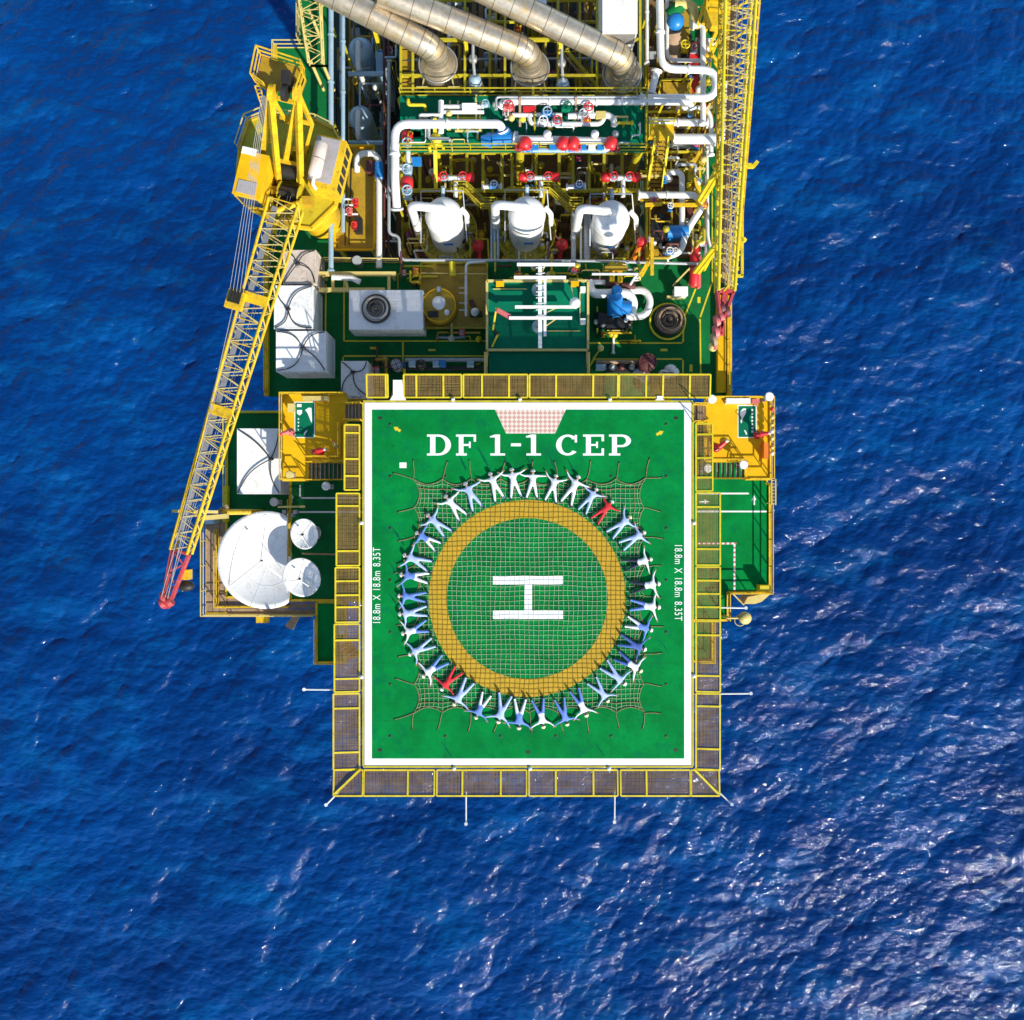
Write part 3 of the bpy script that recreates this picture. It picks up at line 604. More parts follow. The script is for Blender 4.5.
for i, (hx_, hy_) in enumerate(HEADS):
    hp = W(hx_, hy_, ZH + 0.2); d = Vector((hp.x - RC.x, hp.y - RC.y, 0)).normalized(); ang = math.atan2(d.y, d.x) - math.pi / 2 + random.uniform(-.07, .07)
    d = Vector((-math.sin(ang), math.cos(ang), 0)); base = Vector((hp.x, hp.y, ZH + 0.03)) - d * 1.58
    top, leg, desc = 'cover', 'cover', 'white coveralls'
    if i in (8, 26): top = leg = 'cred'; desc = 'red coveralls'
    elif i in (11, 12): leg = 'cnavy'; desc = 'white shirt and dark trousers'
    elif i in (15,): top = leg = 'cblue'; desc = 'blue coveralls'
    elif i in (16,): top = 'cover'; leg = 'cblue'; desc = 'white top and blue trousers'
    elif i in (7, 9, 25, 28, 30, 33, 23, 17, 35, 1, 10, 18): top = leg = 'cshade_pale'; desc = 'white coveralls, shade painted pale blue'  # blue here is painted shade on white coveralls, likewise in the next two branches
    elif i in (13, 14, 19, 21, 22, 24, 27, 29, 32, 34): top, leg = ('cover', 'cshade_mid') if i % 2 else ('cshade_mid', 'cover'); desc = 'white coveralls, shade painted on legs' if i % 2 else 'white coveralls, shade painted on torso'
    elif i in (31, 20): top = leg = 'cshade_mid'; desc = 'white coveralls, shade painted soft blue'
    if i == 8: lb = 'person in red coveralls lying at the upper right of the ring'
    elif i == 26: lb = 'person in red coveralls lying at the lower left of the ring'
    elif i > 8 and i < 26: lb = f'person, {desc}, {ORD[i - 8]} clockwise from upper right red-clad person'
    else: k = (i - 26) % 36; lb = f'person, {desc}, {ORD[k]} clockwise from lower left red-clad person'
    lb = lb.replace('lying at', 'lying, arms spread, at') if 'red coveralls' in lb else lb
    P_ = T('person', lb, 'person', base, 'people lying in a ring round the landing circle'); P_.rotation_euler = (0, 0, ang); sc_ = random.uniform(.97, 1.09); P_.scale = (sc_ * random.uniform(1.0, 1.1), sc_, sc_)
    me, ank = VAR[VI[i]]
    bo = bpy.data.objects.new('body', me); COL.objects.link(bo); bo.parent = P_
    for s_, mm in ((0, top), (2, leg)): bo.material_slots[s_].link = 'OBJECT'; bo.material_slots[s_].material = M[mm]
    ho = bpy.data.objects.new('hard_hat', HELM); COL.objects.link(ho); ho.parent = P_
    if not HELM.materials: HELM.materials.append(M['hat'])
    if i in (9, 16, 18, 19, 21, 22, 23, 24, 25, 20): ho.material_slots[0].link = 'OBJECT'; ho.material_slots[0].material = M['haty']
    for a in ank:
        b_ = MB().tube([(a.x, a.y + .05, .085), (a.x, a.y, .075), (a.x * 1.02, a.y - .055, .07), (a.x * 1.04, a.y - .065, .17), (a.x * 1.06, a.y - .05, .26)], [.055, .06, .062, .055, .04], 8)
        me2 = b_.mesh('boot'); me2.materials.append(M['black']); o2 = bpy.data.objects.new('boot', me2); COL.objects.link(o2); o2.parent = P_
# ------------------------------------------------------------------ SIDE LANDINGS AND SIDE DECKS
def stair(parent, x0, x1, y0, y1, za, zb, n, m='brown'):
    """flight along x from (x0, za) to (x1, zb); each tread a sub-part"""
    a, b = W(x0, (y0 + y1) / 2, za), W(x1, (y0 + y1) / 2, zb); w = abs(W(0, y0, za).y - W(0, y1, za).y)
    st = MB()
    for s in (-1, 1):
        o = Vector((0, s * w / 2, 0)); st.bar(a + o, b + o, 0.05, 0.22)
        st.bar(a + o + Vector((0, 0, .95)), b + o + Vector((0, 0, .95)), 0.05)
        for t in (0.03, 0.5, 0.97): p = a.lerp(b, t) + o; st.bar(p, p + Vector((0, 0, .95)), 0.045)
    so = st.build('staircase', 'yel', parent)
    for i in range(n):
        p = a.lerp(b, (i + 0.5) / n); MB().box(p, (abs(b.x - a.x) / n * 0.62, w - 0.07, 0.04)).build('tread', m, so)
        MB().box(p + Vector((math.copysign(abs(b.x - a.x) / n * .31, b.x - a.x), 0, 0.012)), (0.05, w - 0.08, 0.04)).build('nosing', 'steel', so)
    return so
def side_deck(name, label, pp, z, m, rails, base=None, th=0.22, rm='yel'):
    g = T(name, label, 'platform', W(*pp[0], z - th)); MB().pprism(pp, z - th, z).build('floor_plate', m, g)
    n = len(pp); b = MB()
    for i in range(n):
        p, q = W(*pp[i], z - 0.12), W(*pp[(i + 1) % n], z - 0.12); b.bar(p, q, 0.14, 0.34)
    b.build('edge_beam', 'yel', g)
    for r in rails: handrail(g, PW(r, z), rm)
    return g
def brace_to(g, pts, z):
    for (x, y), (X, Y) in pts: MB().tube([W(x, y, z), W(X, Y, ZL - .2)], 0.2, 10).build('support_strut', 'yel', g)
LA = side_deck('access_landing', 'amber landing with green floor sign left of the helideck', [(283, 394), (346, 394), (346, 460.5), (308, 460.5), (308, 480), (283, 480)], ZA, 'ydeck',
               [[(345, 394.5), (283.6, 394.5), (283.6, 479.5), (307, 479.5)], [(308.6, 457), (341, 457), (341, 424)]])
stair(LA, 308.5, 347, 462.5, 480, ZA, ZG + 0.1, 9); stair(LA, 345.5, 363, 404, 420.5, ZA, ZH - 0.1, 5)
RA = side_deck('access_landing', 'amber landing with green floor sign right of the helideck', [(705, 398), (770, 398), (770, 479), (745, 479), (745, 461), (705, 461)], ZA, 'ydeck',
               [[(706, 398.5), (769.5, 398.5), (769.5, 479), (746, 479)], [(744.5, 460), (709, 460), (709, 440)]])
stair(RA, 745, 697, 462, 478.5, ZA, ZG + 0.1, 10); stair(RA, 706, 692, 405, 422, ZA, ZH - 0.1, 5)
LG = side_deck('side_deck', 'green walkway deck below the left landing beside the dishes', [(291, 400), (366, 400), (366, 600), (291, 600)], ZG, 'deck', [[(291.5, 600), (291.5, 500)]])
RG = side_deck('side_deck', 'green muster deck below the right landing', [(688, 404), (766, 404), (766, 484), (769, 484), (769, 592), (727, 592), (727, 620), (688, 620)], ZG, 'heli', [[(726.5, 619), (726.5, 592.5), (768.5, 592.5), (768.5, 486)]])
LS = side_deck('side_deck', 'small green balcony beside the lower left nets', [(317, 602), (345, 602), (345, 662), (317, 662)], ZG - 0.03, 'heli', [[(317.5, 618), (317.5, 661.5), (336, 661.5)]])
RS = side_deck('side_deck', 'small green balcony under the right nets', [(690, 620.6), (712, 620.6), (712, 661), (690, 661)], ZG - 0.03, 'heli', [[(711.5, 621), (711.5, 660.5), (697, 660.5)]])
brace_to(LA, [((300, 470), (350, 395))], ZA - .2); brace_to(RA, [((755, 470), (660, 395))], ZA - .2)
brace_to(LG, [((340, 590), (360, 395)), ((340, 500), (370, 395))], ZG - .2); brace_to(RG, [((745, 580), (650, 395)), ((720, 500), (640, 395))], ZG - .2)
brace_to(LS, [((335, 655), (365, 396))], ZG - .2); brace_to(RS, [((695, 655), (655, 396))], ZG - .2)
def floor_sign(par, x0, y0, x1, y1, z, marks, name='floor_sign'):
    s = MB().pbox(x0 - .8, y0 - .8, x1 + .8, y1 + .8, z + .001, z + .006).build(name, 'white', par)
    MB().pbox(x0, y0, x1, y1, z + .006, z + .010).build('sign_field', 'teal', s)
    for pl in marks: MB().add(PW(pl, z + .014), [list(range(len(pl)))[::-1]]).build('pictogram', 'white', s)
def sq(x, y, w=1.3, h=1.5): return [(x - w / 2, y - h / 2), (x + w / 2, y - h / 2), (x + w / 2, y + h / 2), (x - w / 2, y + h / 2)]
floor_sign(LA, 295.3, 402.6, 314, 437, ZA, [[(297, 404), (301.5, 404), (301.5, 407), (297, 407)], [(297, 410), (302, 410), (302, 413.5), (299.5, 415.5), (297, 413.5)],
    [(305, 410), (309, 407.5), (311.5, 408), (312, 420), (311.5, 423), (309.5, 418), (307.5, 413)], [(304, 433), (306.5, 430), (307.3, 431), (305.3, 433.5), (305, 435.5), (303.6, 435)],
    sq(298.4, 419), sq(298.4, 422.5), sq(298.4, 426), sq(298.4, 429.5)])
floor_sign(RA, 738.5, 406, 755.8, 437, ZA, [[(740, 412), (743, 408.5), (746, 408.5), (746, 413), (743, 418), (741.5, 423.5), (740.5, 422), (741.3, 417), (740, 416)],
    [(744, 430), (745.6, 430.4), (747.2, 434), (746.2, 435)], *[sq(752.5, 410 + 3.6 * k, 2, 2) for k in range(7)]])
for x, y, dx, dy, z, par in ((291.5, 498, 0, -1, ZG, LG), (754, 500, 0, -1, ZG, RG), (704.5, 501.8, 1, 0, ZG, RG)):
    c = W(x, y, z + .005); d = Vector((dx, -dy, 0)); n = Vector((-d.y, d.x, 0)); u = S(5, z); w = u * .2
    MB().add([c - d * u - n * w, c - n * w, c - n * w * 2.4, c + d * u, c + n * w * 2.4, c + n * w, c - d * u + n * w], [[0, 1, 2, 3, 4, 5, 6]]).build('floor_arrow', 'white', par)
line([(300, 498), (362, 498)], ZG, .1, 'white', LG, 'floor_line'); line([(292, 512), (362, 512)], ZG, .1, 'white', LG, 'floor_line'); line([(300, 486), (300, 498)], ZG, .1, 'white', LG, 'floor_line')
line([(696, 511.5), (766, 511.5)], ZG, .1, 'white', RG, 'floor_line'); line([(700, 493.5), (748, 493.5)], ZG, .1, 'white', RG, 'floor_line')
for k in range(8): MB().pbox(698 + k * 4.8, 542.6, 700.4 + k * 4.8, 544.4, ZG + .001, ZG + .005).build('dash', 'white', RG); MB().pbox(700.4 + k * 4.8, 542.6, 702.8 + k * 4.8, 544.4, ZG + .001, ZG + .0045).build('dash', 'pink', RG)
for k in range(10): MB().pbox(733.6, 544 + k * 4.8, 735.4, 546.6 + k * 4.8, ZG + .001, ZG + .005).build('dash', 'white', RG); MB().pbox(733.6, 546.6 + k * 4.8, 735.4, 548.8 + k * 4.8, ZG + .001, ZG + .0045).build('dash', 'pink', RG)

def monitor(x, y, z, label, m='red', s=1.0, ang=0):
    """fire monitor: base, swivel, barrel with nozzle"""
    p = W(x, y, z + .9); b = Vector((p.x, p.y, z)); g = T('fire_monitor', label, 'fire monitor', b, 'fire monitors')
    MB().lathe([(.22 * s, 0), (.22 * s, .05), (.10 * s, .08), (.10 * s, .6 * s), (.17 * s, .62 * s), (.17 * s, .8 * s), (.09 * s, .9 * s)], b, 14).build('base', m, g)
    d = Vector((math.cos(ang), math.sin(ang), .25)); q = b + Vector((0, 0, .8 * s))
    MB().tube([q - d * .25 * s, q + d * .2 * s, q + d * .38 * s], [.12 * s, .12 * s, .09 * s], 12).build('barrel', m, g)
    MB().tube([q + d * .36 * s, q + d * .5 * s], [.06 * s, .1 * s], 12).build('nozzle', 'wpipe' if m == 'red' else 'red', g)
    MB().torus(q - d * .2 * s + Vector((0, 0, .18 * s)), .11 * s, .02, 14).build('handwheel', 'dark', g)
monitor(317, 451, ZA, 'red fire monitor on the left amber landing by the stair', ang=R(10), s=1.1)
monitor(334, 445, ZA, 'small cream fire monitor on the left amber landing', 'cream', .7, R(120))
monitor(719, 447, ZA, 'red fire monitor at the inner corner of the right landing', ang=R(40), s=1.2)
monitor(761, 434, ZA, 'red fire monitor at the outer rail of the right landing', ang=R(5), s=1.1)
monitor(288, 431.5, ZA, 'faded pink fire monitor at the outer rail of the left landing', 'pink', 1.0, R(200))
def box_thing(name, label, cat, x0, y0, x1, y1, z0, z1, m, lid=None, group=None):
    g = T(name, label, cat, W((x0 + x1) / 2, (y0 + y1) / 2, z1)[:2] + (z0,), group)
    MB().pbox(x0, y0, x1, y1, z0, z1 - .06).build('body', m, g); MB().pbox(x0 - .5, y0 - .5, x1 + .5, y1 + .5, z1 - .06, z1).build('lid', lid or m, g)
    MB().pbox(x0 + 1, y1 - 1.2, x1 - 1, y1 + .7, z0 + (z1 - z0) * .55, z1 - .1).build('latch_bar', 'steel', g)
    return g
box_thing('equipment_locker', 'long cream locker at the top rail of the left landing', 'locker', 303, 396.5, 328, 399.8, ZA, ZA + .7, 'cream')
box_thing('equipment_locker', 'long white locker at the top rail of the right landing', 'locker', 727, 398.8, 750, 403, ZA, ZA + .7, 'wtank')
box_thing('life_jacket_box', 'square cream box beside the left floor sign', 'box', 288, 404, 293.5, 411.5, ZA, ZA + .6, 'cream')
box_thing('orange_locker', 'slim orange locker at the outer rail of the right landing', 'locker', 764.5, 443, 769, 458, ZA, ZA + .8, 'orange')
box_thing('pink_locker', 'small pink box at the top rail of the right landing', 'box', 753, 399.5, 759, 403, ZA, ZA + .5, 'pink')
def lamp(x, y, z, label, h=1.6, m='wtank'):
    p = W(x, y, z + h); b = Vector((p.x, p.y, z)); g = T('floodlight', label, 'floodlight', b, 'floodlights on the landings')
    MB().tube([b, b + Vector((0, 0, h - .2))], .045, 8).build('stand', 'steel', g); MB().lathe([(.12, 0), (.24, .12), (.27, .3), (.22, .36)], b + Vector((0, 0, h - .3)), 14).build('lamp_housing', m, g)
    MB().box(b + Vector((0, 0, .02)), (.3, .3, .04)).build('base_plate', 'steel', g); MB().torus(b + Vector((0, 0, h)), .24, .02, 16).build('guard_ring', 'steel', g)
lamp(743.5, 464.5, ZA - .6, 'white floodlight beside the right landing stair top'); lamp(708, 468, ZG, 'white floodlight beneath the right landing stair', 2.2)
lamp(326, 486, ZG, 'white floodlight below the left landing stair', 1.8); lamp(274, 502, ZS, 'white floodlight between the white container and the big dish', 1.5)
lamp(769.3, 396.4, ZA, 'white floodlight on the outer top corner of the right landing', 1.4); lamp(712, 399, ZA, 'white floodlight at the inner top corner of the right landing', 1.5)
lamp(289.5, 475, ZA, 'small lamp on the lower corner of the left landing', 1.0, 'cream')
# rescue davit and life raft
g = T('life_raft_canister', 'orange life raft canister under the lower left nets', 'life raft', W(350, 650, 31)[:2] + (ZG - .03,))
a, b = W(344, 643, 31), W(353, 657, 31); MB().tube([a, a.lerp(b, .06), a.lerp(b, .94), b], [.3, .42, .42, .3], 18).build('canister', 'orange', g)
c = a.lerp(b, .5); MB().bar(a + Vector((-.2, .1, -.6)), b + Vector((.2, -.1, -.6)), .5, .5).build('cradle', 'wtank', g)
for t in (.25, .75): q = a.lerp(b, t); MB().torus(q, .43, .03, 18, 6, (b - a).to_track_quat('Z', 'Y').to_matrix()).build('strap', 'wtank', g)
MB().tube([(c.x, c.y, ZG - .03), (c.x, c.y, 30.6)], .12, 10).build('stand', 'wtank', g)
box_thing('white_cabinet', 'white cabinet beside the orange life raft canister', 'cabinet', 339, 625, 344, 634, ZG - .03, ZG + 1.5, 'wtank')
g = T('davit', 'cream davit arm with round head beyond the right balcony', 'davit', W(728, 618, ZG)[:2] + (ZG,))
P0 = W(728, 618, ZG + 1.2); MB().tube([(P0.x, P0.y, ZG), P0], .09, 10).build('mast', 'cream', g)
MB().tube([P0, W(742, 618, ZG + 1.3)], .06, 10).build('arm', 'cream', g); MB().lathe([(.15, -.15), (.38, -.12), (.38, .08), (1e-4, .12)], W(745, 618, ZG + 1.3), 18).build('head', 'cream', g)
MB().torus(W(740, 620.5, ZG + 1.1), .33, .025, 20).build('lifting_ring', 'cream', g)
g = T('escape_chute', 'tan wedge-shaped chute box at the right deck corner', 'chute', W(758, 597, ZG)[:2] + (ZG - .2,))
MB().pprism([(744, 604), (748, 597), (769, 592.8), (770, 594.5), (762, 601.5), (755, 604)], ZG - 1.6, ZG + .15).build('body', 'cream', g)
MB().pbox(760, 585.5, 771, 591.5, ZG, ZG + .9).build('yellow_cap', 'lime', g)
MB().bar(W(733, 594, ZG - .2), W(744, 605, ZG - .2), .08).build('stay', 'cream', g)
g = T('folded_gangway', 'cream ladder hung outside the right landing lower corner', 'ladder', W(774, 500, ZG)[:2] + (ZG - .5,))
for x in (771.5, 775.5): MB().bar(W(x, 479, ZA - 1), W(x, 505, ZA - 1), .07, .12).build('rail', 'cream', g)
for k in range(8): MB().bar(W(771.5, 480.5 + k * 3.3, ZA - 1), W(775.5, 480.5 + k * 3.3, ZA - 1), .05).build('rung', 'cream', g)
for y in (483, 503): MB().bar(W(772, y, ZA - 1.05), W(766, y, ZG - .1), .06).build('bracket', 'cream', g)
# whip aerials and lamps on the right edge
g = T('life_ring_rack', 'row of small lamps and brackets along the outer right landing rail', 'lamp rack', W(771, 425, ZA)[:2] + (ZA - .2,))
MB().bar(W(771.6, 402, ZA + .6), W(771.6, 475, ZA + .6), .05).build('conduit', 'steel', g)
for y, m in ((409, 'red'), (417, 'cream'), (424, 'cream'), (431, 'wpipe'), (438, 'cream'), (447, 'cream'), (453, 'wpipe')): MB().ball(W(772.5, y, ZA + .6), .16, 10).build('lamp', m, g)
for y in (404, 440, 473): MB().bar(W(771.6, y, ZA + .6), W(769.5, y, ZA - .1), .06).build('bracket', 'steel', g)

# ------------------------------------------------------------------ ANTENNA PLATFORM
AP = side_deck('antenna_platform', 'green platform with tan plank edges carrying the dishes', [(227, 412), (290.4, 412), (290.4, 597), (227, 597)], ZS, 'deck', [[(290, 413), (228, 413), (228, 520)]], rm='lime')
for k in range(3): MB().pbox(206 + k * 7, 516, 212.4 + k * 7, 612, ZS - .12, ZS - .02).build('plank', 'plank', AP)
for k in range(3): MB().pbox(227.5, 597.6 + k * 5.6, 316, 602.6 + k * 5.6, ZS - .12, ZS - .02).build('plank', 'plank', AP)
for x in (208, 226): MB().bar(W(x, 516, ZS - .25), W(x, 616, ZS - .25), .18, .25).build('joist', 'gold', AP)
for y in (599, 613.5): MB().bar(W(206, y, ZS - .26), W(318, y, ZS - .26), .18, .25).build('joist', 'gold', AP)
handrail(AP, PW([(206, 516), (206, 614.5), (316, 614.5)], ZS), 'cream'); handrail(AP, PW([(219, 530), (219, 606), (290, 606)], ZS), 'yel')
brace_to(AP, [((250, 590), (330, 398)), ((300, 590), (345, 398))], ZS - .3)
MB().pprism([(256, 615), (268, 615), (268, 623), (256, 623)], ZS - .5, ZS - .1).build('corner_bracket', 'yel', AP)
MB().pprism([(285, 626), (293, 615), (299, 617), (292, 630)], ZS - .5, ZS - .1).build('corner_bracket', 'plank', AP)
MB().bar(W(226, 522, ZS + .4), W(226, 486, ZS + .4), .28, .5).build('edge_beam', 'lime', AP)
def dish(label, x, y, rim_z, rpx, depth, tilt, az, zbase, cut=None, feed='long', m='wtank'):
    c = W(x, y, rim_z); r = S(rpx, rim_z); base = Vector((c.x, c.y, zbase)); g = T('dish_antenna', label, 'dish antenna', base, 'dish antennas')
    rot = Matrix.Rotation(az, 3, 'Z') @ Matrix.Rotation(tilt, 3, 'Y')
    n, sg = 10, 48; vs = []; fs = []
    for th in (0, -.05):
        for i in range(n + 1):
            for k in range(sg):
                a = 2 * math.pi * k / sg; q = r * i / n if i else 1e-3; X, Y = q * math.cos(a), q * math.sin(a)
                if cut is not None: X = min(X, cut * r)
                q2 = X * X + Y * Y; vs.append(c + rot @ Vector((X, Y, depth * (q2 / (r * r) - 1) + th)))
    o = (n + 1) * sg
    for i in range(n):
        for k in range(sg):
            j = (k + 1) % sg; fs.append([i * sg + k, (i + 1) * sg + k, (i + 1) * sg + j, i * sg + j]); fs.append([o + i * sg + k, o + i * sg + j, o + (i + 1) * sg + j, o + (i + 1) * sg + k])
    for k in range(sg): j = (k + 1) % sg; fs.append([n * sg + k, o + n * sg + k, o + n * sg + j, n * sg + j])
    MB().add(vs, fs, True).build('reflector', m, g)
    def onrefl(q, a):
        X_, Y_ = q * math.cos(a), q * math.sin(a)
        if cut is not None: X_ = min(X_, cut * r - .01)
        return c + rot @ Vector((X_, Y_, depth * ((X_ * X_ + Y_ * Y_) / (r * r) - 1) + .006))
    for k in range(12 if r > 1.5 else 8): a = 2 * math.pi * k / (12 if r > 1.5 else 8) + .2; MB().tube([onrefl(r * j / 8, a) for j in range(1, 9)], .011, 4).build('panel_seam', 'wpipe', g)
    MB().tube([onrefl(r * .55, 2 * math.pi * j / 40) for j in range(41)], .010, 4).build('panel_seam', 'wpipe', g)
    v0 = c + rot @ Vector((0, 0, -depth)); f = c + rot @ Vector((0, 0, r * .42))
    MB().tube([f, f - (f - v0).normalized() * .22], [.05, .085], 10).build('feed_horn', 'dark', g)
    for a in (90, 215, 330):
        e = c + rot @ Vector((.93 * r * math.cos(R(a)) * (.55 if cut is not None and math.cos(R(a)) > .5 else 1), .93 * r * math.sin(R(a)), -depth * .1)); MB().bar(e, f, .028).build('feed_strut', 'steel', g)
    MB().tube([base, Vector((c.x, c.y, zbase + .1)), v0 - Vector((0, 0, .1))], [.5 * min(1, r), .24 * min(1.2, r), .18], 16).build('pedestal', 'wpipe', g)
    MB().box(base + Vector((0, 0, .06)), (r * .8, r * .8, .12)).build('base_frame', 'steel', g)
    return g
dish('huge white dish antenna with flattened right side on the left platform', 266, 560, ZS + 3.0, 49, .75, 0, 0, ZS, cut=.46)
dish('small white dish antenna above the medium one, right of the huge dish', 304, 534, ZG + 2.8, 15.5, .30, R(18), R(200), ZG)
dish('medium pale dish antenna overlapping the huge dish edge', 301.5, 577.5, ZG + 2.5, 20, .35, R(14), R(225), ZG)
g = T('cable_mast', 'dark cable mast and junction boxes at the top of the huge dish', 'mast', W(289, 515, ZG)[:2] + (ZG,))
q = W(289, 513, ZG + 1.6); MB().tube([(q.x, q.y, ZG), q], .1, 10).build('mast_tube', 'gold', g); MB().tube([W(289, 515, ZG + 1.5), W(289, 556, ZG + 1.2)], .10, 8).build('conduit', 'gold', g)
for x, y in ((284, 512), (291, 515), (295, 512)): MB().pbox(x - 2, y - 2, x + 2, y + 2, ZG + .9, ZG + 1.5).build('junction_box', 'steel', g)
MB().bar(W(278, 507, ZG + 1.4), W(305, 506.5, ZG + 1.4), .12, .08).build('cross_arm', 'cream', g)
g = T('whip_aerial', 'pale horizontal aerial pole below the small dish', 'aerial', W(325, 553.5, ZG)[:2] + (ZG,))
MB().tube([W(302, 553.5, ZG + 1.0), W(337, 554.5, ZG + 1.0)], .05, 8).build('rod', 'plank', g); MB().tube([W(325, 554, ZG), W(325, 554, ZG + 1.0)], .06, 8).build('post', 'steel', g)

# ------------------------------------------------------------------ CONTAINERS
def container(label, x0, y0, x1, y1, z0, h, m='wtank', knot=None, rot=0, sl=True, group='white cargo boxes'):
    z1 = z0 + h; a, b = W(x0, y1, z1), W(x1, y0, z1); c = (a + b) / 2; sx, sy = b.x - a.x, b.y - a.y
    g = T('cargo_container', label, 'container', (c.x, c.y, z0), group)
    MB().box((c.x, c.y, z0 + h / 2 + .04), (sx - .08, sy - .08, h - .1)).build('body', m, g)
    fr = MB()
    for zz in (z0 + .06, z1 - .06):
        for s in (-1, 1): fr.box((c.x, c.y + s * (sy / 2 - .05), zz), (sx, .1, .12)); fr.box((c.x + s * (sx / 2 - .05), c.y, zz), (.1, sy - .2, .12))
    for s in (-1, 1):
        for t in (-1, 1): fr.box((c.x + s * (sx / 2 - .05), c.y + t * (sy / 2 - .05), z0 + h / 2), (.105, .105, h - .24))
    fr.build('corner_frame', m, g)
    rn = random.Random(label)
    for i in range(max(2, int(sx / .35))):
        for s in (-1, 1): MB().box((a.x + sx * (i + .5) / max(2, int(sx / .35)), c.y + s * (sy / 2 - .02), z0 + h / 2), (.14, .05, h - .34)).build('side_rib', m, g)
    if sl:
        k = W(*knot, z1 + .10) if knot else Vector((c.x + rn.uniform(-.2, .2), c.y + rn.uniform(-.2, .2), z1 + .12))
        for s in (-1, 1):
            for t in (-1, 1):
                e = Vector((c.x + s * (sx / 2 - .06), c.y + t * (sy / 2 - .06), z1 + .03)); n = Vector((-(k - e).y, (k - e).x, 0)) * rn.uniform(-.25, .25)
                pts = [e.lerp(k, u) + n * math.sin(math.pi * u) + Vector((0, 0, .03)) for u in [j / 8 for j in range(9)]]
                MB().tube(pts, .035, 6).build('sling', 'dark', g)
        MB().ball(k, .14, 10, (1.3, .8, .6)).build('lifting_link', 'dark', g)
    return g
STAIN = mat('stained beige tarpaulin', (0.55, 0.47, 0.40), .8, 0, .2, 1.4, (.2, .13, .10), .8, 1.6)
SOIL = mat('soiled white paint', (0.78, 0.78, 0.76), .5, 0, .05, 1, (.25, .27, .28), .75, 1.3)
container('white container with tangled black slings on the antenna platform', 237, 428.5, 280.5, 494, ZS, 2.3, 'wtank', (271, 459))
container('stained beige topped box, uppermost of the left deck stack', 283, 250, 316, 284, ZM, 2.7, STAIN)
container('blue-soiled white box between the two other left deck boxes', 274, 285.5, 313, 329, ZM, 2.9, SOIL, (288, 309))
container('clean white box at the lower end of the left deck row', 276, 331, 326, 371.5, ZM, 3.0, 'wtank', (303, 348))
container('small white box by the helideck top left corner', 341, 361, 367.5, 396, ZM, 2.4, SOIL, (353, 372))
wc = container('long white container carrying a dark hose coil', 349, 290, 423, 329.5, ZM, 2.3, 'wtank', sl=False)
def coil(label, x, y, z, rpx, m, dark, rings=5):
    c = W(x, y, z); r = S(rpx, z); g = T('hose_coil', label, 'hose coil', c, 'coiled hoses')
    for k in range(rings):
        rr = r * (1 - .13 * k); MB().torus(c + Vector((random.uniform(-.04, .04), random.uniform(-.04, .04), .09 + .02 * (k % 2))), rr - .08, .075, 32, 8).build('hose_turn', dark if k % 2 == 0 else m, g)
    MB().torus(c + Vector((.05, .03, .25)), r * .72, .07, 32, 8).build('hose_turn', m, g); MB().torus(c + Vector((-.05, .02, .24)), r * .42, .07, 32, 8).build('hose_turn', dark, g)
    for k in range(6): a = k * math.pi / 3; MB().bar(c + Vector((math.cos(a) * r * .12, math.sin(a) * r * .12, .04)), c + Vector((math.cos(a) * r * .95, math.sin(a) * r * .95, .04)), .05).build('spoke', m, g)
    MB().lathe([(r * .16, 0), (r * .16, .4), (r * .08, .45)], c, 14).build('hub', dark, g)
    return g
coil('dark hose coil lying on the long white container', 376, 309, ZM + 2.34, 15, 'steel', 'hose')
cg = coil('rusty yellow-rimmed hose coil on the green deck right of the blue valve', 669, 320, ZM + .5, 15.5, 'plank', 'hose', 6)
MB().torus(W(667.5, 321.5, ZM + .35), S(17.5, ZM), .07, 36, 8).build('rim', 'lime', cg); MB().lathe([(.9, -.5), (.9, 0)], W(669, 320, ZM + .5), 24).build('drum', 'maroon', cg)
# ------------------------------------------------------------------ CRANES
def lattice(par, A_, B_, wa, wb, ha, hb, n, m, ch=.09, br=.05, names=('chord', 'brace'), bm=None):
    A_, B_ = Vector(A_), Vector(B_); d = (B_ - A_).normalized(); s = d.cross(Vector((0, 0, 1))).normalized(); u = s.cross(d).normalized()
    def P(t, i, j): return A_.lerp(B_, t) + s * i * (wa + (wb - wa) * t) / 2 + u * j * (ha + (hb - ha) * t) / 2
    for i in (-1, 1):
        for j in (-1, 1): MB().tube([P(0, i, j), P(1, i, j)], ch, 8).build(names[0], m, par)
    for k in range(n):
        t0, t1 = k / n, (k + 1) / n; f = 1 if k % 2 else -1
        for a, b in ((P(t0, -f, 1), P(t1, f, 1)), (P(t0, -f, -1), P(t1, f, -1)), (P(t0, -1, -f), P(t1, -1, f)), (P(t0, 1, -f), P(t1, 1, f))):
            MB().bar(a, b, br).build(names[1], bm or m, par)
        if k % 3 == 0: MB().bar(P(t0, -1, 1), P(t0, 1, 1), br).build('cross_member', m, par)
    return P
ZK = 36.0
cr = T('pedestal_crane', 'yellow pedestal crane with lattice boom lowered along the left side', 'crane', W(292, 170, ZK)[:2] + (ZM,))
kc = W(292, 172, ZK)
MB().tube([(kc.x, kc.y, ZM), (kc.x, kc.y, ZK - 1.2), (kc.x, kc.y, ZK - .3)], [1.25, 1.25, 1.7], 28).build('pedestal', 'yel', cr)
hull = [(240, 150), (249, 122), (266, 115), (318, 122), (334, 130), (345, 150), (336, 206), (312, 229), (285, 226), (252, 210), (236, 196)]
MB().pprism(hull, ZK - .3, ZK).build('turntable_deck', 'olive', cr)
b = MB()
for i in range(len(hull)): b.bar(W(*hull[i], ZK - .1), W(*hull[(i + 1) % len(hull)], ZK - .1), .14, .4)
b.build('deck_edge', 'yel', cr)
handrail(cr, PW([(240, 150), (249, 122), (266, 115), (318, 122), (334, 130), (345, 150)], ZK), 'cream')
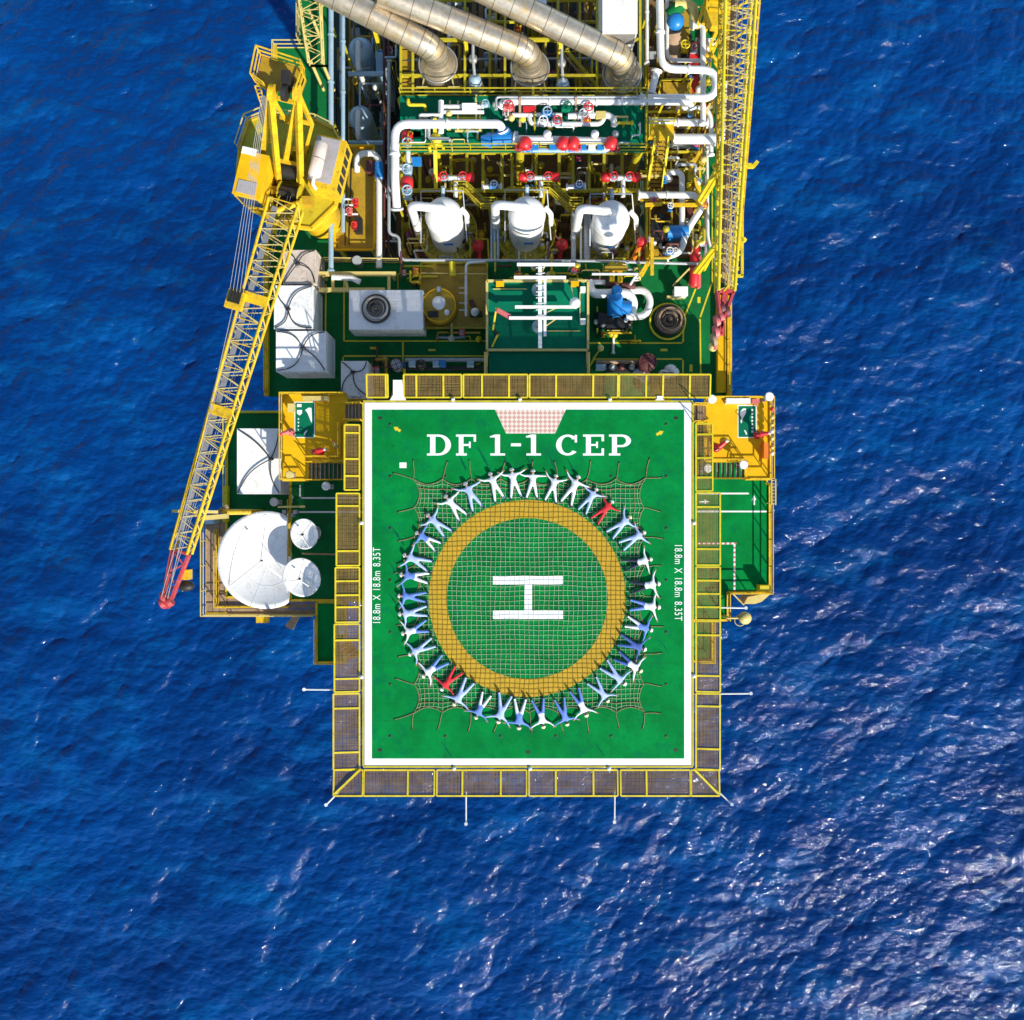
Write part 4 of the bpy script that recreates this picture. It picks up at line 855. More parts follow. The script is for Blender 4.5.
# operator cab
r0 = R(-13)
c = W(251, 175, ZK + 2.3); cab = MB().box((c.x, c.y, ZK + 1.15), (S(26, ZK), S(42, ZK), 2.3), r0).build('operator_cab', 'yel', cr)
MB().box((c.x, c.y, ZK + 2.33), (S(27, ZK), S(43, ZK), .08), r0).build('cab_roof', 'ydeck', cab)
mrot = Matrix.Rotation(r0, 3, 'Z'); q = Vector(c) + mrot @ Vector((-.05, -S(13, ZK), .1)); MB().box((q.x, q.y, ZK + 2.39), (S(18, ZK), S(12, ZK), .04), r0).build('roof_window', 'grey', cab)
q = Vector(c) + mrot @ Vector((0, -S(21.4, ZK), 0)); MB().box((q.x, q.y, ZK + 1.4), (S(20, ZK), .06, 1.1), r0).build('front_window', 'glass', cab)
q = Vector(c) + mrot @ Vector((-S(13.2, ZK), 0, 0)); MB().box((q.x, q.y, ZK + 1.4), (.06, S(26, ZK), 1.0), r0).build('side_window', 'glass', cab)
q = W(249, 151, ZK + 2.4); MB().box((q.x, q.y, ZK + 2.15), (S(14, ZK), S(6.5, ZK), .5), r0).build('air_conditioner', 'wtank', cab)
# machinery house with exhaust
hc = W(327, 163, ZK + 1.9); house = MB().box((hc.x, hc.y, ZK + .95), (S(27, ZK), S(50, ZK), 1.9), r0).build('engine_house', 'yel', cr)
MB().box((hc.x - .15, hc.y + .15, ZK + 1.93), (S(23, ZK), S(43, ZK), .06), r0).build('house_roof', 'grey', house)
for k in range(5):
    q = Vector(hc) + mrot @ Vector((S(13.6, ZK), S(-18 + 9 * k, ZK), 0)); MB().box((q.x, q.y, ZK + 1.1), (.06, S(6, ZK), .9), r0).build('louvre', 'dark', house)
ea, eb = W(314, 177, ZK + 2.6), W(322, 142, ZK + 2.6); MB().tube([ea, ea.lerp(eb, .05), ea.lerp(eb, .95), eb], [.22, .34, .34, .22], 18).build('exhaust_silencer', 'exh', house)
MB().tube([ea.lerp(eb, .5) - (eb - ea) * .012, ea.lerp(eb, .5) + (eb - ea) * .012], .36, 18).build('silencer_band', 'steel', house)
MB().tube(arc_path([ea + Vector((0, 0, .0)), ea + (ea - eb).normalized() * .35, ea + (ea - eb).normalized() * .35 + Vector((0, 0, -.8))], .2), .09, 10).build('exhaust_elbow', 'wpipe', house)
for t in (.2, .8): q = ea.lerp(eb, t); MB().bar(q - Vector((0, 0, .7)), q, .2, .1).build('saddle', 'yel', house)
# winches in the middle
for y, m in ((190, 'dark'), (203, 'dark'), (168, 'dark')):
    a, b = W(280, y + 2, ZK + .7), W(300, y + 6, ZK + .7); w_ = MB().tube([a, b], .42, 16).build('winch_drum', m, cr)
    for e in (a, b): MB().tube([e - (b - a) * .02, e + (b - a) * .02], .6, 16).build('drum_flange', 'olive', w_)
    MB().bar(a - Vector((0, 0, .5)), b - Vector((0, 0, .5)), .5, .4).build('winch_bed', 'olive', w_)
for x, y, m in ((287, 150, 'olive'), (276, 190, 'gold'), (268, 200, 'olive'), (306, 200, 'gold'), (300, 140, 'olive'), (285, 222, 'gold')):
    MB().pbox(x - 5, y - 4, x + 5, y + 4, ZK, ZK + random.uniform(.4, 1.2)).build('machinery_box', m, cr)
# gantry
ZT = 45.0
gt = MB().pprism([(256, 84), (262, 56), (304, 70), (306, 80), (301, 94), (281, 91), (268, 90)], ZT - .12, ZT).build('gantry_platform', 'gold', cr)
handrail(cr, PW([(268, 91), (255.5, 82), (261, 55), (304.5, 69), (305.5, 80), (300, 96)], ZT), 'yel', .9)
legs = [((270, 92, ZT), (281, 132, 41), (262, 162, ZK)), ((270, 92, ZT), (272, 120, 42), (279, 186, ZK)), ((298, 94, ZT), (299, 125, 41), (284, 168, ZK)), ((298, 94, ZT), (299, 120, 42), (301, 190, ZK))]
for L_ in legs:
    P_ = [W(*p) for p in (L_[0], L_[2])]; MB().bar(P_[0], P_[1], .24, .28).build('gantry_leg', 'yel', cr)
for a, b in (((270, 93, ZT - .2), (286, 121, 41)), ((298, 93, ZT - .2), (312, 125, 41)), ((280, 117, 41.3), (312, 124, 41.3)), ((277, 98, 44.3), (297, 103, 44.3)), ((286, 121, 41), (292, 122, ZK)), ((312, 125, 41), (303, 160, ZK)), ((266, 141, 38.5), (273, 140, 38.8)), ((292, 149, 38.4), (299, 148, 38.8)), ((277, 160, 37.3), (300, 165, 37.3))):
    MB().bar(W(*a), W(*b), .17).build('gantry_brace', 'yel', cr)
ld = MB()
for x0, x1 in ((255, 267), (260, 270)): ld.bar(W(x0, 86, ZT), W(x1, 122, 41), .06)
lo = ld.build('gantry_ladder', 'yel', cr)
for k in range(10): t = k / 10; MB().bar(W(255 + 12 * t, 86 + 36 * t, ZT - 4 * t), W(260 + 10 * t, 86 + 36 * t, ZT - 4 * t), .04).build('rung', 'yel', lo)
for x in (272, 285, 297): MB().tube([W(x - 2.5, 92, ZT + .35), W(x + 2.5, 93, ZT + .35)], .38, 16).build('sheave', 'dark' if x == 285 else 'yel', cr)
MB().pbox(281, 70, 290, 82, ZT, ZT + .8).build('sheave_guard', 'dark', cr)
# boom
ZB = ZK + 1.2
fa, fb = W(286, 205, ZB), W(181, 552, ZB + .5)
boom = MB().tube([W(273, 212, ZB), W(299, 203, ZB)], .16, 10).build('boom_foot', 'yel', cr)
PB = lattice(boom, fa, fb, S(30, ZB), S(17, ZB), 1.2, .8, 44, 'yel', .085, .045, bm='cream')
wk = MB(); a0, b0 = PB(.02, .45, .9), PB(.97, .45, .9); wk.bar(a0, b0, .3, .04); wk.build('boom_walkway', 'steel', boom)
for t in (.28, .60): q = PB(t, 0, 1); MB().bar(PB(t, -1.05, 1.08), PB(t, 1.05, 1.08), .55, .10).build('splice_plate', 'yel', boom)
tip = W(168, 597, ZB + .6); P1 = [PB(1, i, j) for i, j in ((-1, 1), (1, 1), (1, -1), (-1, -1))]
hd = MB(); e0, e1 = PB(1.0, -1, 0), PB(1.0, 1, 0)
for e in (e0, e1): hd.bar(e, tip + (e - PB(1, 0, 0)) * .5, .12, .4)
hd.bar(e0, e1, .12, .4); hd.bar(tip + (e0 - PB(1, 0, 0)) * .55, tip + (e1 - PB(1, 0, 0)) * .55, .16, .4)
for k in range(4): hd.bar(PB(1, -1 if k % 2 else 1, .5).lerp(tip, k / 4), PB(1, 1 if k % 2 else -1, .5).lerp(tip, (k + 1) / 4.4), .08)
bt = hd.build('boom_head', 'tipred', boom)
for dx, dy in ((-4, 2), (2, 6), (-5, 8)):
    q = W(168 + dx, 595 + dy, ZB + .6); MB().tube([q - Vector((.1, .05, 0)), q + Vector((.1, .05, 0))], .3, 16).build('head_sheave', 'tipred', bt)
MB().bar(W(169, 597, ZB + .6), W(164, 608, ZB + .6), .18, .4).build('jib_nose', 'tipred', bt); MB().bar(W(171, 597, ZB + .6), W(168, 608, ZB + .6), .14, .3).build('jib_nose', 'tipred', bt)
MB().pbox(180, 570, 188, 580, ZB - .3, ZB + .4).build('hook_cage', 'yel', bt); MB().ball(W(186, 586, ZB - .2), .38, 14, (1.2, .8, .8)).build('hook_ball', 'dark', bt); MB().bar(W(182, 590, ZB - .2), W(190, 583, ZB - .2), .18).build('hook_block', 'wtank', bt)
MB().bar(W(172, 511, ZB), W(218, 512, ZB - .6), .16, .2).build('boom_light_bar', 'cream', boom)
# bridle and luffing ropes
br = PB(.30, 1.25, 1.6); bb = MB().bar(PB(.275, 1.2, 1.5), PB(.325, 1.2, 1.5), .9, .35).build('bridle_block', 'yel', boom)
for k in range(4): MB().bar(PB(.27, 1.6 - k * .25, 1.7), PB(.31, 1.6 - k * .25, 1.7), .12, .3).build('bridle_sheave', 'dark', bb)
for k in range(5):
    a = W(262 + k * 1.3, 95 + k * .3, ZT + .2); e = PB(.28, 1.7 - k * .26, 1.9); MB().tube([a, e], .014, 5).build('luffing_rope', 'steel', cr)
for i in (-.75, .75): MB().tube([PB(.32, 1.2 - (i > 0) * .5, 1.7), tip + Vector((0, 0, .5)) + (e1 - e0) * .25 * i], .025, 5).build('pendant', 'steel', boom)
for k in range(2): MB().tube([W(288 + 3 * k, 196, ZK + 1.1), tip + Vector((.1 * k, 0, .45))], .018, 5).build('hoist_rope', 'steel', boom)
column(224, 512, ZS, ZB - 1.3, 'yel', .16, AP, 'rest_post'); MB().pbox(204, 515, 214, 524, ZS - .02, ZS + 1.2).build('winch_box', 'lblue', AP); MB().bar(W(205, 518, ZB - 1.2), W(228, 516, ZB - 1.2), .25, .3).build('rest_beam', 'cream', AP)
MB().bar(W(228, 506, ZB - 1.6), W(210, 516, ZB - 1.3), .2).build('rest_strut', 'plank', AP)

# parked boom on the right
ZQ = 36.5
rb = T('parked_boom', 'yellow lattice boom with red tip parked along the right deck edge', 'crane boom', W(738, 80, ZQ)[:2] + (ZM,))
PR = lattice(rb, W(744, -120, ZQ + .6), W(725, 292, ZQ), S(36, ZQ), S(16, ZQ), 1.3, .8, 56, 'lime', .095, .05, bm='cream')
MB().bar(PR(.02, .1, -.9), PR(.97, .1, -.9), .45, .05).build('boom_walkway', 'plank', rb)
t_ = W(720, 335, ZQ); h_ = MB()
for i in (-1, 1): h_.bar(PR(1, i, 0), t_ + Vector((.12 * i, 0, 0)), .14, .6)
h_.bar(PR(1, -1, 0), PR(1, 1, 0), .2, .6); h_.bar(PR(1, 0, 0), t_, .3, .4); th = h_.build('boom_tip', 'tipred', rb)
for x, y, m in ((722, 308, 'maroon'), (727, 311, 'maroon'), (717, 322, 'pink'), (721, 318, 'pink'), (716, 332, 'pink'), (714, 340, 'plank')):
    q = W(x, y, ZQ); MB().tube([q - Vector((.1, .03, 0)), q + Vector((.1, .03, 0))], .36, 14).build('tip_sheave', m, th)
MB().bar(W(717, 330, ZQ), W(715, 350, ZQ), .14).build('tip_nose', 'pink', th); MB().ball(W(713, 347, ZQ - .6), .26, 12).build('hook_ball', 'cream', th)
for k in range(3): MB().tube([PR(.05, -.5 + .4 * k, 1.5), PR(.99, -.3 + .3 * k, 1.4)], .022, 5).build('hoist_rope', 'steel', rb)
for k in range(28):   # side platform brackets and rope guides of the boom
    t = (k + .5) / 28; MB().bar(PR(t, -1.0, 1), PR(t, -1.35, .6), .07).build('side_bracket', 'lime' if k % 2 else 'yel', rb); MB().bar(PR(t, -.45, 1.05), PR(t + .02, .35, 1.05), .09).build('rope_guide', 'yel', rb)
MB().bar(PR(.02, -1.3, .62), PR(.9, -1.3, .62), .10, .06).build('side_rail', 'yel', rb); MB().bar(PR(.02, 1.25, .2), PR(.75, 1.25, .2), .16, .06).build('side_rail', 'yel', rb)
# rest frame
for y in (166, 240):
    a, b = W(713, y, ZQ - 1), W(754 - (y - 166) * .12, y, ZQ - 1); MB().bar(a, b, .22, .3).build('rest_beam', 'lime', rb)
    for e in (W(719, y, ZQ - 1), W(724, y, ZQ - 1)): MB().bar((e.x, e.y, ZM), e, .2).build('rest_post', 'lime', rb)
    MB().bar(W(704, y + 30, ZM + .1), W(719, y, ZQ - 1), .16).build('rest_stay', 'lime', rb)
    MB().bar(b, W(727, y, ZM), .16).build('rest_stay', 'lime', rb)
MB().bar(W(742, 166, ZQ - .95), W(742, 276, ZQ - .95), .14, .2).build('rest_rail', 'lime', rb); MB().bar(W(732, 276, ZQ - .95), W(743, 276, ZQ - .95), .14, .2).build('rest_rail', 'lime', rb)
MB().bar(W(708, 181, ZQ - 2), W(722, 170, ZQ - 1), .14).build('rest_stay', 'lime', rb)
MB().bar(W(754, 166, ZQ - 1), W(757, 162, ZQ - .6), .2).build('rest_horn', 'lime', rb)
for k in range(14): y = 170 + k * 7.5; MB().bar(W(735.5, y, ZQ - .96), W(742, y, ZQ - .96), .05).build('rest_rung', 'lime', rb)
# boom hinge house at top right
g = T('boom_hinge_frame', 'yellow hinged frame and plates at the top right beside the parked boom', 'crane frame', W(712, 10, ZM)[:2] + (ZM,))
MB().pprism([(708, -30), (732, -30), (732, 12), (724, 27), (712, 25), (706, 8)], ZM + 3.5, ZM + 4.2).build('hinge_plate', 'yel', g)
for x in (697, 702, 707): MB().bar(W(x, 28, ZM + 2.5), W(x + 12, -10, ZM + 4.5), .18, .25).build('strut', 'yel', g)
for a, b in (((724, 26), (712, 55)), ((719, 26), (706, 55)), ((712, 55), (722, 75)), ((706, 55), (720, 60)), ((715, 62), (724, 76))): MB().bar(W(*a, ZM + 3.6), W(*b, ZM + 1.6), .14).build('link_arm', 'yel', g)
for x, y in ((715, 5), (726, 8), (708, 55)): column(x, y, ZM, ZM + (3.5 if y < 20 else 2.4), 'yel', .16, g, 'post')
for k in range(4): MB().bar(W(709, -15 + 8 * k, ZM + 4.22), W(731, -13 + 8 * k, ZM + 4.22), .12, .1).build('stiffener', 'ydeck', g)
# lattice at top left
g = T('lattice_ladder_tower', 'pale yellow lattice arm at the top left deck corner', 'lattice arm', W(318, 60, ZM)[:2] + (ZM,))
lattice(g, W(306, -40, ZM + 4.5), W(316, 64, ZM + 4.0), S(25, ZM + 4), S(14, ZM + 4), .7, .6, 12, 'cream', .06, .04)
for x in (311, 322): column(x, 62, ZM, ZM + 3.8, 'cream', .1, g, 'post'); MB().bar(W(309, 66, ZM + 3.7), W(328, 66, ZM + 3.7), .1).build('end_bar', 'cream', g)
for y in (-30, 10): column(309, y, ZM, ZM + 4.0, 'cream', .1, g, 'post')
# ------------------------------------------------------------------ PROCESS PLANT
def flange(par, p, d, r, m): return MB().tube([p - d * .05, p + d * .05], r * 1.55, 14).build('flange', m, par)
def pipe(label, pts, rpx, m='wpipe', floor=None, name='process_pipe', bend=None, par=None, fl=True, sup=True, seg=12, fm=None, every=4.0):
    Pt = [W(*p) for p in pts]; r = S(rpx, pts[0][2])
    if par is None:
        zf = floor if floor is not None else min(p.z for p in Pt); g = T(name, label, 'pipe', (Pt[0].x, Pt[0].y, zf))
    else: g = par
    path = arc_path(Pt, bend if bend is not None else r * 3.2)
    pe = MB().tube(path, r, seg).build('pipe_run' if par is None else 'pipe', m, g); gg = g if par is None else pe
    if fl:
        for a, b in ((0, 1), (-1, -2)): d = (Pt[b] - Pt[a]).normalized(); flange(gg, Pt[a] + d * .06, d, r, fm or m)
        for a, b in zip(Pt, Pt[1:]):
            L_ = (b - a).length; n = int(L_ / 3.2)
            for k in range(1, n + 1): flange(gg, a.lerp(b, k / (n + 1)), (b - a).normalized(), r * .82, fm or m)
    if sup and floor is not None:
        for a, b in zip(Pt, Pt[1:]):
            d = b - a
            if Vector((d.x, d.y, 0)).length < 1: continue
            n = max(1, int(d.length / every))
            for k in range(n):
                q = a.lerp(b, (k + .5) / n)
                if q.z - floor > .1: MB().bar((q.x, q.y, floor), (q.x, q.y, q.z - r * .9), .12).build('pipe_support', 'olive', gg)
    return g
def valve(par, p, d, s, body='blue', wheel='red', side=Vector((0, 0, 1))):
    d = Vector(d).normalized(); p = Vector(p)
    v = MB().tube([p - d * .34 * s, p - d * .30 * s, p - d * .28 * s, p - d * .1 * s, p + d * .1 * s, p + d * .28 * s, p + d * .30 * s, p + d * .34 * s], [.26 * s, .26 * s, .16 * s, .24 * s, .24 * s, .16 * s, .26 * s, .26 * s], 14).build('valve_body', body, par)
    q = p + side * .5 * s; MB().tube([p, q], [.12 * s, .07 * s], 10).build('bonnet', body, v)
    mt = side.to_track_quat('Z', 'Y').to_matrix(); MB().torus(q, .26 * s, .045 * s, 20, 6, mt).build('handwheel', wheel, v)
    for k in range(2):
        e = mt @ Vector((math.cos(k * 1.57), math.sin(k * 1.57), 0)) * .26 * s; MB().bar(q - e, q + e, .035 * s).build('wheel_spoke', wheel, v)
    return v
def actuator(par, p, s, m='red', d=Vector((1, 0, 0))):
    o = MB().tube([p - d * .3 * s, p - d * .22 * s, p + d * .22 * s, p + d * .3 * s], [.2 * s, .32 * s, .32 * s, .2 * s], 16).build('actuator', m, par)
    MB().tube([p, p - Vector((0, 0, .6 * s))], .09 * s, 8).build('stem', 'steel', o); return o
X, Y, Z = Vector((1, 0, 0)), Vector((0, 1, 0)), Vector((0, 0, 1))

# beam grids over the openings
def grid(label, vx, hy, x0, y0, x1, y1, z, m='olive', w=.16, h=.3, zf=ZL):
    g = T('beam_grid', label, 'beam grid', W((x0 + x1) / 2, (y0 + y1) / 2, z)[:2] + (zf,))
    for x in vx: MB().bar(W(x, y0, z), W(x, y1, z), w, h).build('beam', m, g)
    for y in hy: MB().bar(W(x0, y, z - .02), W(x1, y, z - .02), w, h).build('beam', m, g)
    for x in (x0 + 2, (x0 + x1) / 2, x1 - 2): 
        for y in (y0 + 1, y1 - 1): column(x, y, zf, z - .15, m, .14, g, 'post')
    return g
grid('lemon and olive beam frame around the feet of the three exhaust ducts', (401, 413, 465, 505, 558, 597, 640), (76, 40, 0, -40), 400, -120, 641, 94, ZP - .1, 'olive', .14, .25)
grid('olive beam row behind the three white vessels', (402, 420, 436, 451, 467, 483, 502, 512, 536, 559, 573, 589, 604, 622), (152.5, 190.5), 400, 151.6, 640, 191, ZV + 5.2, 'olive', .18, .3, ZV)
g = T('floor_grating', 'dark slatted floor deep between the exhaust ducts', 'grating', W(520, 40, 24)[:2] + (ZL,))
for k in range(34): x = 404 + k * 7; MB().bar(W(x, -100, 25.5), W(x, 92, 25.5), .3, .06).build('slat', 'brown' if k % 3 else 'dark', g)
for y in (-90, 0, 88): MB().bar(W(402, y, 25.35), W(640, y, 25.35), .2, .2).build('bearer', 'dark', g)
for x, y in ((410, -90), (410, 88), (630, -90), (630, 88)): column(x, y, ZL, 25.3, 'dark', .15, g, 'post')

# exhaust ducts
ZD = 32.4
for lab, base, elbow, far in (('left aluminium-clad exhaust duct rising to the upper left', (438, 64), (431, 46), (305, -20)),
                              ('middle aluminium-clad exhaust duct between the two others', (530, 68), (524, 52), (380, -8)),
                              ('right aluminium-clad exhaust duct with golden elbow beside the white tank', (622, 74), (616, 48), (462, -21))):
    zb = ZP + .1; g = T('exhaust_duct', lab, 'exhaust duct', W(*base, zb)[:2] + (ZL,), 'gas turbine exhaust ducts')
    A0 = W(*base, zb); r = S(12.6, ZD); top = Vector((A0.x, A0.y, ZD))
    f2 = W(*far, ZD + 2.2); e2 = W(*elbow, ZD)
    path = arc_path([A0, Vector((A0.x, A0.y, ZD + .1)), f2], 1.45)
    # finer bend for the elbow
    MB().tube(path, r, 32).build('duct', 'clad', g)
    L_ = (f2 - path[-2]).length; d = (f2 - path[-2]).normalized()
    for k in range(int(L_ / 1.05)): q = path[-2] + d * (k * 1.05); MB().tube([q - d * .022, q + d * .022], r * 1.018, 32).build('cladding_band', 'seam', g)
    for k in range(1, 6): q = path[k]; t = (path[min(k + 1, len(path) - 1)] - path[k - 1]).normalized(); MB().tube([q - t * .02, q + t * .02], r * 1.015, 32).build('cladding_band', 'seam', g)
    MB().lathe([(r * 1.55, ZL - zb), (r * 1.55, -.1), (r * 1.5, 0), (r * 1.12, .35), (r * 1.05, .6)], A0, 32).build('stack_base', 'clad', g)
    MB().torus(A0 + Vector((0, 0, .02)), r * 1.55, .06, 32, 8).build('base_flange', 'steel', g)
    for sx in (-1, 1):
        q = A0 + Vector((sx * r * 1.3, -r * 1.9, 0)); MB().bar(q + Vector((-.35, 0, 0)), q + Vector((.35, 0, 0)), .08).build('base_bracket', 'cream', g); MB().bar(q, A0 + Vector((sx * r * 1.1, -r * .9, -.1)), .08).build('base_bracket', 'cream', g)
    q = path[-2] + d * 3.2; MB().bar((q.x, q.y, ZP - .1), q - Vector((0, 0, r)), .2).build('duct_prop', 'lime', g)
# drums between the ducts
for x, y, lab in ((475, 80, 'small pale blue drum between the left and middle ducts'), (563, 84, 'small pale blue drum between the middle and right ducts')):
    p = W(x, y, ZP); g = T('filter_drum', lab, 'drum', (p.x, p.y, ZL), 'filter drums')
    MB().lathe([(.42, ZL - ZP), (.42, -.2), (.36, .1), (.2, .25), (1e-4, .3)], p, 18).build('shell', 'lblue', g); MB().tube([p + Z * .2, p + Vector((-.1, 1.0, .5)), p + Vector((-.1, 3.2, .5))], .09, 8).build('outlet_pipe', 'gpipe', g)
    MB().lathe([(.25, 0), (.25, .3), (1e-4, .34)], p + Vector((-.1, 1.1, .2)), 14).build('cap', 'steel', g)
box_thing('white_module', 'big white module roof at the top edge right of the ducts', 'module', 603, -40, 637, 33, ZP, ZP + 3, 'wtank')
column(620, 20, ZL, ZP, 'olive', .3, main_deck)
box_thing('white_module', 'sliver of a white box at the top edge between ducts', 'module', 529, -30, 546, 8, ZP, ZP + 1, 'wtank')
column(537, 0, ZL, ZP, 'olive', .3, main_deck)

# the three white vessels
WH = [('left', 443, 213, 437, 470), ('middle', 527, 212, 523, 555), ('right', 612, 216, 606, 636)]
for lab, x, y, v0, v1 in WH:
    zt = 30.6; p = W(x, y, zt); g = T('separator_vessel', f'{lab} of the three white domed vertical vessels', 'vessel', (p.x, p.y, ZV), 'white vertical vessels')
    h = zt - ZV; r = 1.12
    MB().lathe([(.95, 0), (.95, 1.0), (.75, 1.3), (r * .8, 1.5), (r, 2.0), (r, h - .55), (r * .97, h - .35), (r * .82, h - .14), (r * .5, h - .02), (1e-4, h)], Vector((p.x, p.y, ZV)), 32).build('shell', 'wtank', g)
    MB().torus((p.x, p.y, ZV + h - .62), r * 1.005, .03, 32, 6).build('weld_band', 'wpipe', g); MB().torus((p.x, p.y, ZV + 2.4), r * 1.02, .05, 32, 6).build('weld_band', 'steel', g)
    q = W(x, y - 4, zt + .25); b = W(x - 32, y - 7, zt + .25); b2 = Vector((b.x, b.y - .3, ZV + 4.5)); c2 = W(x - 30, y + 10, ZV + 5)
    MB().tube(arc_path([Vector((q.x, q.y, zt - .2)), q + Z * .1, b + Z * .1, Vector((b.x, b.y - .2, ZV + 2))], .55), .27, 16).build('outlet_elbow', 'wtank', g)
    MB().lathe([(.42, -.1), (.42, .06), (.3, .1)], (q.x, q.y, zt - .12), 18).build('nozzle_collar', 'lblue', g)
    MB().tube(arc_path([W(x + 18, y - 5, zt - .6), W(x + 24, y + 2, zt - .8), W(x + 24, y + 12, ZV + 4)], .3), .16, 12).build('relief_line', 'wtank', g)
    MB().tube([W(x, y - 14, zt - 1.0), W(x, y - 26, zt - .2)], .12, 10).build('top_line', 'lblue', g)
    # nameplate and window of the shell
    a = W(x + 2, y + 16, ZV + 4.4); MB().box((p.x + .15, p.y - r - .015, ZV + 4.6), (.6, .03, .28)).build('nameplate', 'blue', g)
    # ring platform with rail
    zr = ZV + 2.6; c = Vector((p.x, p.y, zr))
    ring = MB(); n = 28
    for k in range(n):
        a0, a1 = 2 * math.pi * k / n, 2 * math.pi * (k + .86) / n
        ring.prism([(c.x + rr * math.cos(a), c.y + rr * math.sin(a)) for rr, a in ((1.16, a0), (1.95, a0), (1.95, a1), (1.16, a1))], zr - .05, zr)
    ro = ring.build('ring_platform', 'olive', g)
    for hh in (.55, 1.05): MB().torus(c + Z * hh, 1.92, .03, 36, 6).build('ring_rail', 'olive', ro)
    for k in range(12): a = k * math.pi / 6; e = c + Vector((1.92 * math.cos(a), 1.92 * math.sin(a), 0)); MB().bar(e, e + Z * 1.05, .045).build('post', 'olive', ro)
    for k in range(6): a = .3 + k * math.pi / 3; e = c + Vector((1.8 * math.cos(a), 1.8 * math.sin(a), -.05)); MB().bar(e, c + Vector((1.0 * math.cos(a), 1.0 * math.sin(a), -1.2)), .07).build('ring_bracket', 'olive', ro)
    # cage of small pipes in front
    ca = MB()
    for a_, b_ in (((x - 22, y - 22), (x + 20, y - 22)), ((x - 22, y - 22), (x - 22, y + 30)), ((x + 20, y - 22), (x + 24, y + 28))):
        ca.bar(W(*a_, zt - .9 if a_[1] < y else ZV + 5), W(*b_, zt - .9 if b_[1] < y else ZV + 5), .06)
    ca.build('pipe_cage', 'gpipe', g)
    MB().tube([W(x - 2, y + 24, ZV + 4), W(x - 2, y + 44, ZV + 1.2)], .1, 10).build('drain_line', 'wpipe', g)
    for dx, dy in ((10, 30), (15, 33), (20, 28), (24, 34)): 
        pp = W(x + dx, y + dy, ZV + 3); MB().ball(pp, .17, 10).build('gauge', 'wpipe' if dx % 2 else 'dark', g)
    # valve bridge above
    vb = T('valve_bridge', f'red-ended valve bridge above the {lab} white vessel', 'valve assembly', W((v0 + v1) / 2, 178, ZV + 5.4)[:2] + (ZV,), 'valve bridges')
    z = ZV + 5.9
    MB().tube([W(v0 - 1, 178, z), W(v1 + 1, 178, z)], .16, 12).build('header', 'wpipe', vb)
    MB().tube([W((v0 + v1) / 2 + 2, 178, z), W((v0 + v1) / 2 + 2, 197, z)], .14, 12).build('branch', 'wpipe', vb)
    for xx in (v0 + 7, v1 - 7): valve(vb, W(xx, 178, z), X, .9, 'lblue', 'red')
    for xx in (v0, v1): actuator(vb, W(xx, 177, z), .95)
    for xx in (v0 + 3, v1 - 3): q = W(xx, 178, z); MB().bar((q.x, q.y, ZV), (q.x, q.y, z - .1), .12).build('pipe_support', 'olive', vb)
    # red pot beside the vessel
    q = W(x + 35, y + 33, ZV + 3.6); rp_ = T('accumulator', f'round red pot at the foot of the {lab} white vessel', 'pot', (q.x, q.y, ZV), 'red pots')
    MB().lathe([(.16, ZV - q.z), (.16, -.4), (.36, -.25), (.40, .1), (.28, .36), (1e-4, .44)], q, 18).build('pot', 'red', rp_); MB().tube([q + Z * .4, q + Vector((-.5, .5, .6))], .05, 8).build('pipe_tail', 'maroon', rp_)
# walkways between the vessels
for lab, x in (('left', 455), ('middle', 540), ('right', 470 + 155)):
    if lab == 'right': continue
    g = T('walkway', f'olive railed catwalk with angled end right of the {lab} vessel', 'walkway', W(x, 190, ZV + 5)[:2] + (ZV,), 'catwalks')
    z = ZV + 5; pp = [(x, 187), (x + 12, 187), (x + 29, 203), (x + 42, 203), (x + 42, 209), (x + 26, 209), (x + 9, 193), (x, 193)]
    MB().pprism(pp, z - .06, z).build('floor_plate', 'gold', g); handrail(g, PW(pp[4:], z), 'olive'); handrail(g, PW(pp[:5], z), 'olive')
    column(x + 35, 206, ZV, z - .06, 'olive', .12, g, 'post'); column(x + 4, 190, ZV, z - .06, 'olive', .12, g, 'post')
# small white fitting runs at y 186
for lab, x0 in (('left and middle', 484), ('middle and right', 568)):
    pipe(f'short white fitting run between {lab} vessels', [(x0 - 2, 187, ZV + 5.9), (x0 + 18, 186, ZV + 5.9)], 2.2, 'wpipe', ZV, 'fitting_run')
g = T('fitting_valves', 'two small blue valves on the white fitting runs behind the vessels', 'valves', W(497, 186, ZV + 5.9))
for x in (494, 579): valve(g, W(x, 186, ZV + 6.0), X, .8, 'blue', 'wpipe')
# uprights between vessels
for lab, xs, m, r in (('left pair of thin grey uprights between left and middle vessels', (491.5, 494.5), 'lblue', 1.2), ('right pale upright between left and middle vessels', (498,), 'lblue', 1.3),
                      ('wide pale pipe between middle and right vessels', (573.5,), 'gpipe', 2.6), ('thin pipe between middle and right vessels', (581,), 'wpipe', 1.2), ('broad white pipe just left of the right vessel', (587,), 'gpipe', 3.4)):
    g = T('pipe_upright', lab, 'pipe', W(xs[0], 245, ZM)[:2] + (ZV,))
    for x in xs:
        MB().tube(arc_path([W(x, 206, ZM - .4), W(x, 281, ZM - .4), W(x, 281, ZV)], .3), S(r, ZM), 12).build('pipe_run', m, g)
        MB().tube(arc_path([W(x, 207, ZM - .4), W(x, 206, ZV)], .3), S(r, ZM), 12).build('riser', m, g)
pipe('long thin grey pipe crossing below all three vessels', [(389, 60, ZM + .9), (389, 234, ZM + .9), (399, 236, ZM + .9), (400, 260, ZM + .9), (590, 261, ZM + .9), (703, 264, ZM + .9), (706, 250, ZM + .9), (705, 175, ZM + .9)], 1.5, 'gpipe', ZV, bend=.45, every=9)

